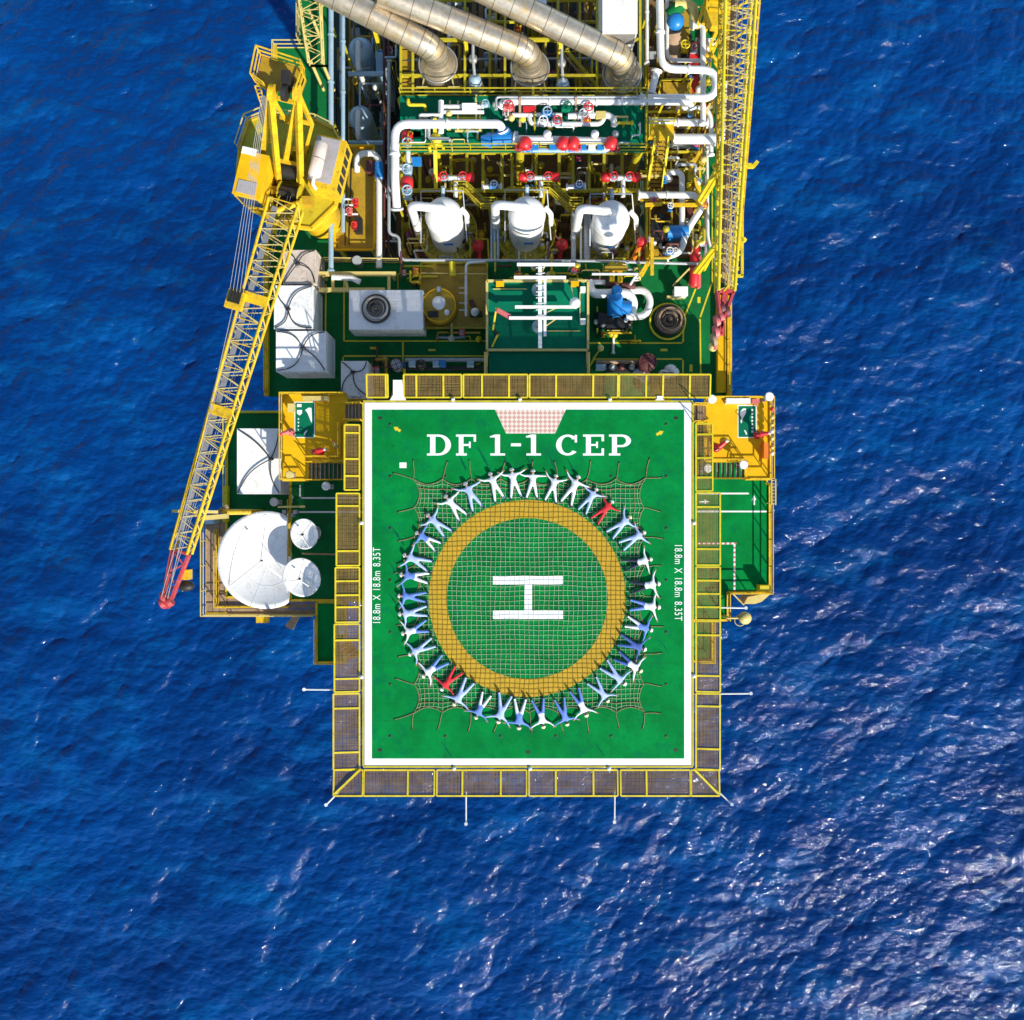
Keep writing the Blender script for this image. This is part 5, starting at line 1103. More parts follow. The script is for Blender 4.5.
# long pipes across the mezzanine
pipe('fat white pipe turning down into the blue valve on the green mezzanine', [(397, 210, ZP + .2), (395, 185, ZP + .9), (395, 124, ZP + .9), (500, 124, ZP + .9), (503, 132, ZP + .6)], 4.2, 'wtank', ZP - 3, bend=.8)
pipe('long white pipe along the upper green mezzanine edge', [(500, 108, ZP + .7), (503, 101.5, ZP + .9), (690, 102, ZP + .9), (692, 110, ZP + .7)], 3.2, 'wpipe', ZP, bend=.5)
pipe('thin grey pipe above the long white mezzanine pipe', [(496, 110, ZP + 1.1), (496, 97, ZP + 1.1), (640, 97, ZP + 1.1)], 1.2, 'gpipe', ZP)
g = T('white_manifold', 'white manifold skid at the left end of the green mezzanine', 'manifold', W(460, 108, ZP))
MB().tube([W(441, 101, ZP + .8), W(441, 133, ZP + .8)], .17, 12).build('header', 'wtank', g)
for y in (106.5, 112): MB().tube([W(441, y, ZP + .8), W(484, y, ZP + .8)], .12, 12).build('pipe', 'wpipe', g)
MB().pbox(462, 103, 477, 110, ZP + .3, ZP + 1.1).build('meter_box', 'wtank', g)
valve(g, W(485.5, 105, ZP + .9), X, .7, 'lblue', 'lblue')
for x in (450, 458, 480): MB().bar(W(x, 101, ZP + .6), W(x, 130, ZP + .6), .1).build('skid_beam', 'cream', g); MB().bar(W(x, 118, ZP), W(x, 118, ZP + .6), .12).build('skid_post', 'cream', g)
for y in (114, 118, 131): MB().bar(W(455, y, ZP + .5), W(482, y, ZP + .5), .12, .1).build('skid_beam', 'olive' if y < 120 else 'cream', g)
g = T('bypass_loop', 'white bypass loop with red and green valves on the mezzanine', 'pipe loop', W(560, 117, ZP))
MB().tube(arc_path([W(512, 115, ZP + .7), W(562, 115, ZP + .7)], .3), .13, 12).build('pipe', 'wpipe', g)
MB().tube(arc_path([W(529, 116, ZP + .7), W(531, 124, ZP + .7), W(601, 124, ZP + .7), W(605, 116, ZP + .7)], .5), .14, 12).build('pipe', 'wpipe', g)
MB().tube(arc_path([W(568, 116, ZP + .7), W(608, 115, ZP + .7), W(614, 119, ZP + .7), W(614, 126, ZP + .4)], .4), .19, 12).build('pipe', 'wpipe', g)
for x, y, bm_, wm in ((509, 108, 'pink', 'red'), (547, 114, 'blue', 'lblue'), (557, 123, 'lblue', 'red'), (567, 109, 'teal', 'teal'), (588, 110, 'wpipe', 'red'), (583, 116, 'gpipe', 'gpipe'), (543, 123, 'wpipe', 'wpipe')): valve(g, W(x, y, ZP + .75), X, .95, bm_, wm)
MB().pbox(523, 106, 536, 111, ZP + .3, ZP + .9).build('red_casing', 'red', g); MB().pbox(596, 111, 606, 118, ZP + .4, ZP + .9).build('strainer', 'cream', g)
for x in (520, 540, 575, 600): MB().bar(W(x, 120, ZP), W(x, 120, ZP + .65), .1).build('pipe_support', 'olive', g)
for x, y in ((520, 97), (576, 97)): MB().bar(W(x, y, ZP + 1.2), W(x, y + 30, ZP + .3), .14, .1).build('bracket', 'plank', g)
g = T('blue_control_valve', 'big bright blue control valve at the end of the fat white pipe', 'valve', W(500, 137, ZP))
MB().ball(W(504, 134, ZP + .5), .48, 18, (1, 1, .85)).build('body', 'blue', g); MB().tube([W(492, 140, ZP + .5), W(512, 138, ZP + .5)], .38, 16).build('barrel', 'blue', g); MB().tube([W(481, 141, ZP + .5), W(491, 140.5, ZP + .5)], [.3, .46], 16).build('motor', 'blue', g)
MB().tube([W(513, 138, ZP + .5), W(517, 139, ZP + .5)], .42, 16).build('flange', 'lblue', g)
MB().box(W(500, 138, ZP) + Z * .08, (1.6, .6, .16)).build('plinth', 'steel', g)
g = T('metering_run', 'pale metering run with red actuators along the lower mezzanine edge', 'metering run', W(563, 142, ZP))
MB().tube([W(513, 139.5, ZP + .7), W(612, 142, ZP + .7)], .26, 14).build('pipe', 'wpipe', g); MB().tube([W(520, 150, ZP + .5), W(608, 151, ZP + .5)], .14, 12).build('pipe', 'lblue', g)
for x in (525, 563, 573, 611): actuator(g, W(x, 143.5, ZP + 1.0), 1.15, 'red', Vector((.4, 1, 0)).normalized())
for x in (547, 594): MB().lathe([(.2, -.4), (.2, .5), (.24, .5), (.24, .65), (1e-4, .7)], W(x, 138, ZP + .7), 14).build('nozzle', 'wtank', g)
for x in (535, 553, 583, 592, 601): MB().pbox(x - 3.5, 143, x + 3.5, 149, ZP + .2, ZP + .85).build('casing', 'blue' if x % 2 else 'wpipe', g)
for x, m in ((519, 'maroon'), (528, 'blue'), (570, 'blue'), (577, 'pink'), (607, 'wpipe'), (615, 'maroon')): valve(g, W(x, 149, ZP + .55), X, .8, m, 'red' if m != 'wpipe' else 'wpipe')
for x in (517, 545, 580, 608): MB().bar(W(x, 141, ZP), W(x, 141, ZP + .6), .1).build('pipe_support', 'olive', g)
g = T('valve_column', 'stacked red and blue valves left of the vessels beside the fat white pipe', 'valve assembly', W(408, 160, ZV)[:2] + (ZV,))
z = ZP - .2; MB().tube([W(408, 132, z), W(408, 198, z)], .16, 12).build('header', 'wpipe', g)
for y, m in ((137, 'red'), (183, 'red')): actuator(g, W(407, y, z + .1), 1.2, m, Y)
for y, m in ((146, 'lblue'), (172, 'lblue'), (193, 'lblue')): valve(g, W(408, y, z), Y, 1.1, m, m)
for y in (134, 160): MB().pbox(412, y - 3, 421, y + 3, z - .4, z + .2).build('blue_casing', 'blue', g)
MB().tube([W(397, 168, z), W(408, 167, z)], .2, 12).build('branch', 'wtank', g)
for y in (150, 190): q = W(408, y, z); MB().bar((q.x, q.y, ZV), q, .14).build('pipe_support', 'olive', g)
pipe('yellow cross-shaped pipe stub at the right end of the mezzanine', [(615, 123, ZP + .5), (633, 123, ZP + .5)], 1.5, 'lime', ZP)
g = T('yellow_post', 'thick yellow post at the left of the green mezzanine', 'post', W(435, 137, ZP)[:2] + (ZV,)); q = W(435, 120, ZP + 1.2); MB().bar(W(435, 118, ZP + 1), W(436, 188, ZP - 1.5), .22, .3).build('strut', 'lime', g); column(435, 140, ZV, ZP + .4, 'lime', .14, g, 'post'); MB().lathe([(.35, 0), (.35, .2), (1e-4, .25)], W(436, 140, ZP + .5), 14).build('cap', 'lime', g)

# left dark bay: pale risers, domed vessels, red lines
pipe('thick pale blue pipe at the far left of the dark bay', [(331, -60, ZM + 1.5), (331, 272, ZM + 1.5)], 2.6, 'lblue', ZM - .2, every=7)
pipe('thinner pale blue pipe right of the thick one in the dark bay', [(343, -60, ZM + 1.2), (343, 143, ZM + 1.2), (346, 150, ZM - 1)], 2.1, 'lblue', ZL, every=8)
for lab, y in (('upper', 45), ('lower', 114)):
    p = W(359, y, 26); g = T('domed_vessel', f'{lab} pale blue domed vessel in the dark left bay', 'vessel', (p.x, p.y, ZL), 'domed vessels in the dark bay')
    MB().lathe([(.78, ZL - 26), (.8, -.8), (.78, -.5), (.6, -.15), (.3, .02), (1e-4, .06)], p, 24).build('shell', 'lblue', g)
    MB().tube(arc_path([p + Z * .0, p + Z * .4, p + Vector((0, -1.6, .4)), p + Vector((0, -1.6, -3))], .3), .17, 12).build('nozzle_pipe', 'wpipe', g); MB().lathe([(.26, 0), (.26, .12)], p, 14).build('nozzle_flange', 'steel', g)
    MB().tube([p + Vector((-.7, -1.9, .0)), p + Vector((1.6, -1.9, .0))], .16, 12).build('cross_pipe', 'lblue', g)
g = T('blue_tank', 'upright bright blue casing beside the upper domed vessel', 'tank', W(380, 62, 25)[:2] + (ZL,)); MB().pbox(376, 52, 384, 74, ZL, 25.5).build('body', 'lblue', g); MB().pbox(377, 50, 383, 52, ZL + 2, 25).build('cap', 'blue', g)
g = T('red_line_pair', 'pair of dark red pipes running down the left bay', 'pipe', W(386, 120, 25)[:2] + (ZL,))
for x in (384, 388.5): MB().tube([W(x, 20, 26), W(x, 262, 26)], .09, 8).build('pipe', 'maroon', g)
for y in (50, 130, 210): MB().bar(W(382, y, 25.85), W(391, y, 25.85), .15, .1).build('sleeper', 'dark', g); column(386, y, ZL, 25.8, 'dark', .08, g, 'post')
sk = T('equipment_skid', 'ochre tray skid with small red valves left of the vessels', 'skid', W(355, 198, ZM)[:2] + (ZL,))
MB().pbox(335, 146, 374.5, 250, ZM - .3, ZM).build('tray', 'gold', sk)
b = MB()
for a_, c_ in (((335, 146), (374, 146)), ((335, 250), (374, 250)), ((335, 146), (335, 250)), ((374, 146), (374, 250))): b.bar(W(*a_, ZM + .1), W(*c_, ZM + .1), .12, .25)
b.build('tray_lip', 'ydeck', sk)
for x, y in ((338, 150), (371, 150), (338, 246), (371, 246)): column(x, y, ZL, ZM - .3, 'olive', .15, sk, 'post')
MB().tube(arc_path([W(357, 172, ZM + .3), W(357, 154, ZM + .8), W(374, 153, ZM + .8), W(379, 160, ZM + .8), W(379, 268, ZM + .8)], .5), S(3, ZM), 12).build('loop_pipe', 'wpipe', sk)
MB().tube([W(379, 163, ZM + .8), W(379, 178, ZM + .8)], S(4.3, ZM), 14).build('blue_sleeve', 'blue', sk); MB().pbox(366, 160, 374, 172, ZM, ZM + .7).build('brown_pump', 'maroon', sk)
MB().tube([W(343, 195, ZM + .5), W(343, 232, ZM + .5)], .14, 10).build('header', 'lblue', sk)
for y in (199, 205, 214): MB().tube([W(342, y, ZM + .5), W(358, y, ZM + .5)], .07, 8).build('branch', 'wpipe', sk)
for x, y, m in ((356, 203, 'red'), (355, 226, 'red'), (350, 212, 'pink')): valve(sk, W(x, y, ZM + .5), Y, .7, m, m)
MB().pbox(354.5, 217, 361.5, 232, ZM, ZM + .6).build('black_box', 'black', sk)
for x in (348, 352): MB().bar(W(x, 150, ZM + .05), W(x - 3, 245, ZM + .05), .05).build('cable_tray', 'dark', sk)
g = T('pipe_bridge_frame', 'cream yellow frame of two beams under the left skid', 'frame', W(356, 282, ZM)[:2] + (ZM,))
for y in (274, 290): MB().bar(W(318 if y < 280 else 319, y, ZM + 1.5), W(396 if y < 280 else 385, y, ZM + 1.5), .25, .25).build('beam', 'cream', g)
for x in (333, 344, 389): MB().bar(W(x, 274, ZM + 1.48), W(x if x != 344 else 348, 290, ZM + 1.48), .18).build('cross_beam', 'cream', g)
for x in (322, 392): column(x, 274, ZM, ZM + 1.4, 'cream', .12, g, 'post')
MB().tube([W(332, 277, ZM + 1.7), W(352, 278, ZM + 1.7), W(360, 282, ZM + 1.7)], .18, 10).build('white_bundle', 'wpipe', g)
MB().lathe([(.25, -1.5), (.25, .2), (.3, .2), (.3, .4)], W(358, 262, ZM + .8), 14).build('pot', 'gpipe', g)

# ochre skid with gold tank
gs = T('equipment_skid', 'brown-ochre skid floor carrying the gold tank below the left vessel', 'skid', W(455, 295, ZM)[:2] + (ZM,))
MB().pbox(421, 263, 487, 328, ZM + .02, ZM + .3).build('tray', 'gold', gs)
b = MB(); LP = [(421, 263), (487, 263), (487, 328), (421, 328)]
for i in range(4): b.bar(W(*LP[i], ZM + .35), W(*LP[(i + 1) % 4], ZM + .35), .12, .2)
b.build('tray_lip', 'olive', gs)
for y in (288, 293, 303, 310): MB().bar(W(459, y, ZM + .9), W(468, y, ZM + .9), .05).build('rack_bar', 'wpipe', gs)
MB().tube(arc_path([W(466, 316, ZM + .9), W(466, 263, ZM + .9), W(486, 261, ZM + .9)], .3), .09, 10).build('pipe', 'wpipe', gs)
MB().bar(W(421, 273, ZM + 1), W(487, 274, ZM + 1), .05).build('hand_line', 'cream', gs); MB().tube([W(452, 262, ZM + 1.2), W(453, 276, ZM + 1.2)], .2, 10).build('yellow_stub', 'lime', gs)
for a_ in ((423, 300), (485, 300)): MB().bar(W(*a_, ZM + .3), W(*a_, ZM + 1), .06).build('post', 'cream', gs)
MB().pbox(470, 311, 482, 316, ZM + .3, ZM + .7).build('pump_bed', 'dark', gs); MB().ball(W(475, 312, ZM + .8), .28, 12).build('pump', 'wpipe', gs); MB().tube([W(471, 300, ZM + .7), W(474, 308, ZM + .7)], .14, 10).build('pump_motor', 'maroon', gs)
p = W(439, 305, ZM + 1.6); g = T('gold_tank', 'round gold tank with white hatch on the ochre skid', 'tank', (p.x, p.y, ZM + .3))
MB().lathe([(1.0, -1.3), (1.08, -1.25), (1.08, -.1), (.95, 0), (1e-4, .08)], p, 32).build('shell', 'gold', g); MB().lathe([(.42, .05), (.42, .18), (.3, .24), (1e-4, .26)], p + Vector((0, .1, 0)), 20).build('hatch', 'wtank', g)
MB().lathe([(.17, .03), (.17, .25), (1e-4, .28)], p + Vector((.5, -.5, 0)), 14).build('vent', 'wpipe', g); MB().pbox(428, 311, 438, 317, ZM + 1.55, ZM + 1.75).build('gauge_bracket', 'dark', g); MB().ball(p + Vector((0, .95, .1)), .2, 10).build('vent_knob', 'gpipe', g)
MB().torus(p + Z * .02, 1.02, .04, 32, 6).build('rim', 'ydeck', g)

# teal roofed hut with aerials
ht = T('deck_hut', 'teal flat-roofed hut in the middle just above the helideck', 'hut', W(537, 315, ZM)[:2] + (ZM,))
ZR = ZM + 3.6
MB().pbox(489, 283, 586, 372, ZM, ZR - .15).build('wall', 'teal', ht); MB().pbox(487, 281, 588, 350, ZR - .15, ZR).build('roof', 'teal', ht)
b = MB(); LP = [(487, 281), (588, 281), (588, 350), (487, 350)]
for i in range(4): b.bar(W(*LP[i], ZR + .06), W(*LP[(i + 1) % 4], ZR + .06), .14, .16)
b.build('roof_kerb', 'cream', ht)
for x in (486, 588): MB().tube([W(x, 352, ZR), W(x, 374, ZR - .4)], .12, 10).build('gutter_pipe', 'cream', ht)
MB().bar(W(487, 352, ZR - .3), W(588, 352, ZR - .3), .1, .3).build('gutter', 'plank', ht)
for y, x0, x1 in ((289, 493, 527), (331, 546, 580)): MB().bar(W(x0, y, ZR + .1), W(x1, y, ZR + .1), .05).build('cable_run', 'cream', ht)
MB().bar(W(580, 287, ZR + .1), W(580, 322, ZR + .1), .05).build('cable_run', 'cream', ht)
for x, y in ((500, 283), (575, 283)): MB().pbox(x - 4, y - 2, x + 4, y + 3, ZR, ZR + .3).build('vent_box', 'ydeck', ht)
for x, y in ((583, 289), (583, 321)): MB().pbox(x - 2.6, y - 2.6, x + 2.6, y + 2.6, ZR, ZR + .4).build('white_box', 'wtank', ht)
g = T('aerial_array', 'white cross-shaped aerial array lying over the teal hut roof', 'aerial', W(541, 310, ZR)[:2] + (ZR,))
for x, y0, y1, r in ((540, 264, 348, .11), (545, 279, 336, .08)): MB().bar(W(x, y0, ZR + .9), W(x, y1, ZR + .9), r * 2).build('boom', 'wtank', g)
for y, x0, x1 in ((264.5, 517, 575), (277.5, 514, 566), (307, 515, 574), (318, 509, 572)): MB().bar(W(x0, y, ZR + 1.0), W(x1, y, ZR + 1.0), .16).build('element', 'wtank', g)
for k in range(9): MB().bar(W(536, 268 + k * 6, ZR + 1.02), W(545, 267 + k * 6, ZR + 1.02), .05).build('step_rung', 'wpipe', g)
for x, y in ((535, 290), (535, 327)): MB().lathe([(.38, 0), (.38, .2), (.2, .3), (.12, .9)], W(x + 3, y, ZR), 16).build('mast_base', 'lblue', g)
p = W(575, 303, ZR + 1.1); MB().ball(p, .33, 18).build('dome', 'wtank', g); MB().tube([Vector((p.x, p.y, ZR)), p], .06, 8).build('dome_post', 'steel', g)
for a_, b_ in (((546, 326), (556, 319)), ((546, 313), (558, 307)), ((571, 285), (574, 300)), ((545, 266), (540, 276))): MB().bar(W(*a_, ZR + .8), W(*b_, ZR + .95), .05).build('stay', 'cream', g)
g = T('vent_stand', 'red-armed yellow stand on the left edge of the teal hut roof', 'stand', W(497, 318, ZR))
MB().bar(W(496.5, 308, ZR + .9), W(493, 330, ZR + .2), .1).build('post', 'lime', g); MB().bar(W(497, 310, ZR + .9), W(510, 317, ZR + .9), .26, .2).build('arm', 'pink', g); MB().bar(W(498, 334, ZR + .1), W(492, 347, ZR + .1), .1).build('foot', 'lime', g); MB().bar(W(493, 330, ZR), W(498, 334, ZR + .2), .12).build('joint', 'dark', g)
for lab, x in (('left', 486), ('right', 594)):
    g = T('lamp_post', f'yellow lamp post with pale head at the {lab} side of the teal hut', 'lamp post', W(x, 372, ZM)[:2] + (ZM,), 'deck lamp posts')
    q = W(x, 358, ZM + 3); f = W(x, 385, ZM); MB().tube([(q.x, q.y, ZM), q], .07, 10).build('pole', 'lime', g); MB().bar(q, q + Vector((.35, .5, .1)), .07).build('arm', 'lime', g); MB().ball(q + Vector((.4, .6, .05)), .2, 12, (1, 1, .6)).build('lamp_head', 'cream', g)

# right hand plant
g = T('pump_set', 'bright blue pump with white U-bend right of the teal hut', 'pump', W(620, 300, ZM)[:2] + (ZM,))
MB().tube(arc_path([W(588, 281, ZM + 1), W(592, 294, ZM + 1), W(628, 293, ZM + 1), W(634, 302, ZM + 1), W(631, 314, ZM + .9)], .8), S(4.6, ZM), 16).build('suction_pipe', 'wtank', g)
MB().tube(arc_path([W(622, 291, ZM + .6), W(645, 290, ZM + .6), W(651, 301, ZM + .6), W(646, 316, ZM + .6), W(626, 317, ZM + .6)], .9), S(3.6, ZM), 16).build('u_bend', 'wpipe', g)
MB().tube([W(615, 296, ZM + 1.1), W(615, 316, ZM + 1.1)], .5, 18).build('pump_casing', 'blue', g); MB().tube([W(611, 306, ZM + 1.0), W(631, 308, ZM + 1.0)], .42, 18).build('pump_volute', 'blue', g); MB().lathe([(.3, 0), (.34, .5), (.2, .6)], W(616, 292, ZM + 1.2), 14).build('blue_head', 'blue', g)
MB().pbox(596, 312, 632, 328, ZM + .02, ZM + .5).build('black_bed', 'black', g); MB().tube([W(598, 318, ZM + .8), W(612, 319, ZM + .8)], .38, 16).build('motor', 'black', g)
for x, y in ((596, 322), (603, 325), (626, 320)): MB().ball(W(x, y, ZM + .7), .16, 10).build('gauge', 'wpipe', g)
for x, y in ((598, 282), (612, 284), (628, 286)): MB().tube([W(x - 7, y, ZM + .8), W(x + 7, y, ZM + .8)], .2, 12).build('header', 'wpipe' if x < 600 else 'maroon', g)
MB().bar(W(632, 322, ZM + .6), W(626, 331, ZM + .2), .1).build('stay', 'plank', g)
for x in (596, 628): MB().bar(W(x, 293, ZM), W(x, 293, ZM + .8), .14).build('pipe_support', 'olive', g)
pipe('white bracket pipe above the blue pump', [(592, 274, ZM + 2), (637, 274, ZM + 2), (630, 285, ZM + 2)], 1.2, 'wtank', ZM, bend=.05, fl=False)
g = T('fire_pump_tank', 'tall bright red cylinder beside the right walkway', 'tank', W(694, 270, ZM)[:2] + (ZM,))
a_, b_ = W(694, 287, ZM + .6), W(694.5, 245, ZM + .6); MB().tube([a_, a_.lerp(b_, .04), a_.lerp(b_, .96), b_], [.18, .3, .3, .18], 18).build('shell', 'red', g)
for t in (.42, .5): q = a_.lerp(b_, t); MB().tube([q - Y * .05, q + Y * .05], .33, 18).build('band', 'pink', g)
MB().bar(a_ + Vector((.35, 0, -.25)), b_ + Vector((.35, 0, -.25)), .18, .5).build('side_rail', 'pink', g)
for t in (.15, .85): q = a_.lerp(b_, t); MB().box((q.x, q.y, ZM + .17), (.5, .2, .34)).build('cradle', 'pink', g)
g = T('white_bin', 'small white cabinet with cream plank near the red cylinder', 'cabinet', W(683, 291, ZM)[:2] + (ZM,)); MB().pbox(675, 287, 687.5, 295.5, ZM, ZM + .9).build('body', 'wpipe', g); MB().pbox(667, 295.6, 684, 298.5, ZM, ZM + .25).build('plank', 'cream', g); MB().bar(W(672.5, 286, ZM + .6), W(690, 268, ZM + .9), .1).build('handle_bar', 'cream', g); MB().pbox(674.5, 286.5, 688, 296, ZM + .9, ZM + .96).build('lid', 'wtank', g); MB().bar(W(689, 270, ZM), W(689, 270, ZM + .9), .08).build('post', 'cream', g)

# stair and loops at upper right
g = T('deck_stair', 'steep yellow stair between the right vessel and the tall loops', 'stair', W(655, 190, ZM)[:2] + (ZM - .3,))
for dx in (0, 15): MB().bar(W(655 + dx * .9, 138, ZP + .6), W(646 + dx, 196, ZM + .2), .14, .3).build('stringer', 'lime', g); MB().bar(W(655 + dx * .9, 136, ZP + 1.7), W(646 + dx, 194, ZM + 1.3), .07).build('stair_rail', 'lime', g)
for k in range(14): t = (k + .5) / 14; MB().bar(W(655 - 9 * t, 138 + 58 * t, ZP + .6 - (ZP - ZM + .4) * t), W(669.5 - 8 * t, 138 + 58 * t, ZP + .6 - (ZP - ZM + .4) * t), .16, .04).build('tread', 'gold', g)
MB().pbox(648, 124, 674, 139, ZP + .4, ZP + .6).build('top_landing', 'yel', g)
for x, y in ((650, 128), (672, 128)): column(x, y, ZM, ZP + .4, 'yel', .12, g, 'post')
handrail(g, PW([(649, 138), (649, 125), (673, 125)], ZP + .6), 'lime')
ZQ2 = ZM + 3.2
pipe('tall white loop pipe making a wide U at the upper right', [(659, -40, ZQ2), (661, 69, ZQ2), (716, 70, ZQ2), (716, 98, ZQ2), (678, 98, ZQ2), (640, 98, ZQ2 - .2)], 3.8, 'wtank', ZM, bend=.9)
pipe('white return pipe under the wide U loop', [(648, 122, ZM + 2.4), (708, 123, ZM + 2.4)], 3.4, 'wpipe', ZM)
pipe('fat white pipe bending up beside the parked boom', [(672, 139, ZM + 2.2), (720, 139, ZM + 2.2), (726, 128, ZM + 2.2), (726, 84, ZM + 2.2)], 5.0, 'wpipe', ZM, bend=1.0)
pipe('straight white pipe crossing the wide U loop vertically', [(692, 26, ZM + 2.6), (703, 25, ZM + 2.6), (703, 125, ZM + 2.6)], 2.8, 'wpipe', ZM, bend=.5)
pipe('thin white pipe left of the wide U loop', [(647, -40, ZM + 2.8), (647, 64, ZM + 2.8)], 1.8, 'wpipe', ZM)
pipe('short white slanted pipe beside the wide U loop', [(657, 70, ZM + 3.0), (651, 94, ZM + 2.8)], 3.6, 'wtank', ZM)
pipe('white S-bend pipe with ribbed left end right of the right vessel', [(638, 195, ZM + 1.8), (696, 195, ZM + 1.8), (703, 206, ZM + 1.8), (686, 232, ZM + 1.6), (681, 252, ZM + 1.2), (666, 257, ZM + 1.0)], 3.4, 'wpipe', ZM, bend=.9)
pipe('white upright arch pipe behind the stair foot', [(668, 180, ZM + 1.0), (668, 172, ZM + 1.6), (682, 172, ZM + 1.6), (682, 228, ZM + 1.4)], 3.0, 'wpipe', ZM, bend=.6)
for lab, pts in (('upper', [(646, 112, ZM + 1.6), (714, 112, ZM + 1.6)]), ('lower', [(640, 172, ZM + 1.0), (704, 168, ZM + 1.0)])): pipe(f'{lab} thin yellow conduit across the right hand plant', pts, 1.3, 'lime', ZM, 'conduit')
g = T('brown_column_vessel', 'brown-grey column vessel inside the wide U loop', 'vessel', W(674, 52, ZM)[:2] + (ZM,))
a_, b_ = W(673, 76, ZM + .4), W(673, 32, ZM + 2.0); MB().tube([a_, b_], S(8, ZM), 22).build('shell', 'plank', g); MB().ball(b_ + Vector((.1, .5, .3)), .55, 16, (1, 1, .8)).build('blue_head', 'blue', g); MB().tube([b_ + Vector((-.3, .9, .2)), b_ + Vector((.5, 1.5, .5))], .4, 14).build('green_cap', 'deck', g); MB().tube(arc_path([b_ + Vector((0, 1.4, .6)), b_ + Vector((1.2, 1.4, .6)), b_ + Vector((1.2, 0, .4))], .5), .28, 12).build('cream_bend', 'cream', g)
MB().bar(a_ - Vector((0, -.3, .6)), a_ + Vector((0, 2, -.6)), .5, .4).build('saddle', 'brown', g)
for k in range(4): q = a_.lerp(b_, (k + .5) / 4); MB().tube([q - Y * .04, q + Y * .04], S(8.4, ZM), 22).build('band', 'brown', g)
g = T('red_valve_rack', 'red valve casings between the column vessel and crossing pipe', 'valve rack', W(695, 72, ZM)[:2] + (ZM,))
for x, y, w, h in ((694, 60, 9, 12), (695, 84, 7, 16)): MB().pbox(x - w / 2, y - h / 2, x + w / 2, y + h / 2, ZM, ZM + 1.3).build('casing', 'red', g)
for x in (690, 699): MB().bar(W(x, 34, ZM + 1.2), W(x, 92, ZM + 1.2), .1).build('red_tube', 'maroon', g)
valve(g, W(684, 48, ZM + 1.6), Y, 1.0, 'lime', 'lime'); valve(g, W(684, 58, ZM + 1.2), Y, .9, 'black', 'black')
g = T('yellow_cabin_frame', 'yellow trough frame below the wide U loop', 'frame', W(676, 87, ZM)[:2] + (ZM,))
MB().pbox(663, 82, 692, 94, ZM, ZM + 1.4).build('trough', 'gold', g)
for a_, b_ in (((661, 80), (692, 79)), ((661, 80), (659, 94)), ((692, 79), (687, 94))): MB().bar(W(*a_, ZM + 1.6), W(*b_, ZM + 1.6), .1).build('rim', 'lime', g)
g = T('brown_equipment_bed', 'brown equipment bed with arches under the right pipes', 'equipment bed', W(668, 205, ZM)[:2] + (ZM,))
MB().pbox(648, 140, 700, 258, ZM + .02, ZM + .12).build('bed', 'brown', g)
for x, y, w, h, m, zz in ((660, 228, 14, 26, 'black', 1.0), (676, 232, 12, 12, 'blue', 1.5), (676, 245, 14, 12, 'plank', .8), (690, 160, 14, 12, 'gold', 1.2), (675, 150, 12, 10, 'brown', 1.0), (672, 186, 14, 14, 'brown', .9), (692, 176, 8, 10, 'olive', 1.4), (655, 250, 8, 10, 'gold', .8), (690, 213, 6, 10, 'maroon', .9)):
    MB().pbox(x - w / 2, y - h / 2, x + w / 2, y + h / 2, ZM + .12, ZM + zz).build('machine_block', m, g)
MB().tube([W(667, 232, ZM + 1.5), W(688, 231, ZM + 1.5)], .4, 16).build('blue_valve', 'blue', g); MB().tube([W(657, 216, ZM + 1.2), W(657, 242, ZM + 1.2)], .4, 14).build('black_motor', 'black', g)
for y in (218, 225, 232, 240): MB().tube([W(657, y - .7, ZM + 1.2), W(657, y + .7, ZM + 1.2)], .44, 14).build('cooling_fin', 'dark', g)
for x, y, X1, Y1 in ((670, 205, 704, 205), (645, 205, 662, 204), (652, 238, 652, 275), (648, 262, 640, 276), (690, 170, 700, 152), (695, 178, 700, 200)): MB().bar(W(x, y, ZM + 1.9), W(X1, Y1, ZM + 1.9), .2, .2).build('yellow_strut', 'yel', g)
for x, y in ((652, 250), (698, 205), (652, 205), (646, 268)): column(x, y, ZM, ZM + 1.9, 'yel', .1, g, 'post')
handrail(main_deck, PW([(645, 262), (645, 145)], ZM), 'lime'); handrail(main_deck, PW([(644, -40), (644, 90)], ZM), 'lime')
g = T('red_ladder_cage', 'red-topped slanted pipe near the foot of the right vessel', 'pipe', W(640, 245, ZM)[:2] + (ZV,))
MB().tube([W(642, 241, ZM + 1.2), W(634, 258, ZM), W(625, 266, ZM - 1), W(618, 270, ZV)], [.2, .16, .13, .13], 12).build('pipe_run', 'orange', g); MB().ball(W(642, 242, ZM + 1.3), .34, 14).build('red_cap', 'red', g)
g = T('gold_trestle', 'yellow trestle and boxes below the right vessel', 'trestle', W(617, 268, ZM)[:2] + (ZM,))
for x in (612, 620): MB().bar(W(x, 262, ZM + 1.4), W(x, 282, ZM + 1.4), .3, .25).build('beam', 'yel', g); column(x, 278, ZM, ZM + 1.3, 'yel', .12, g, 'post')
MB().pbox(605, 266, 628, 270, ZM + 1.5, ZM + 1.8).build('beam', 'gold', g)
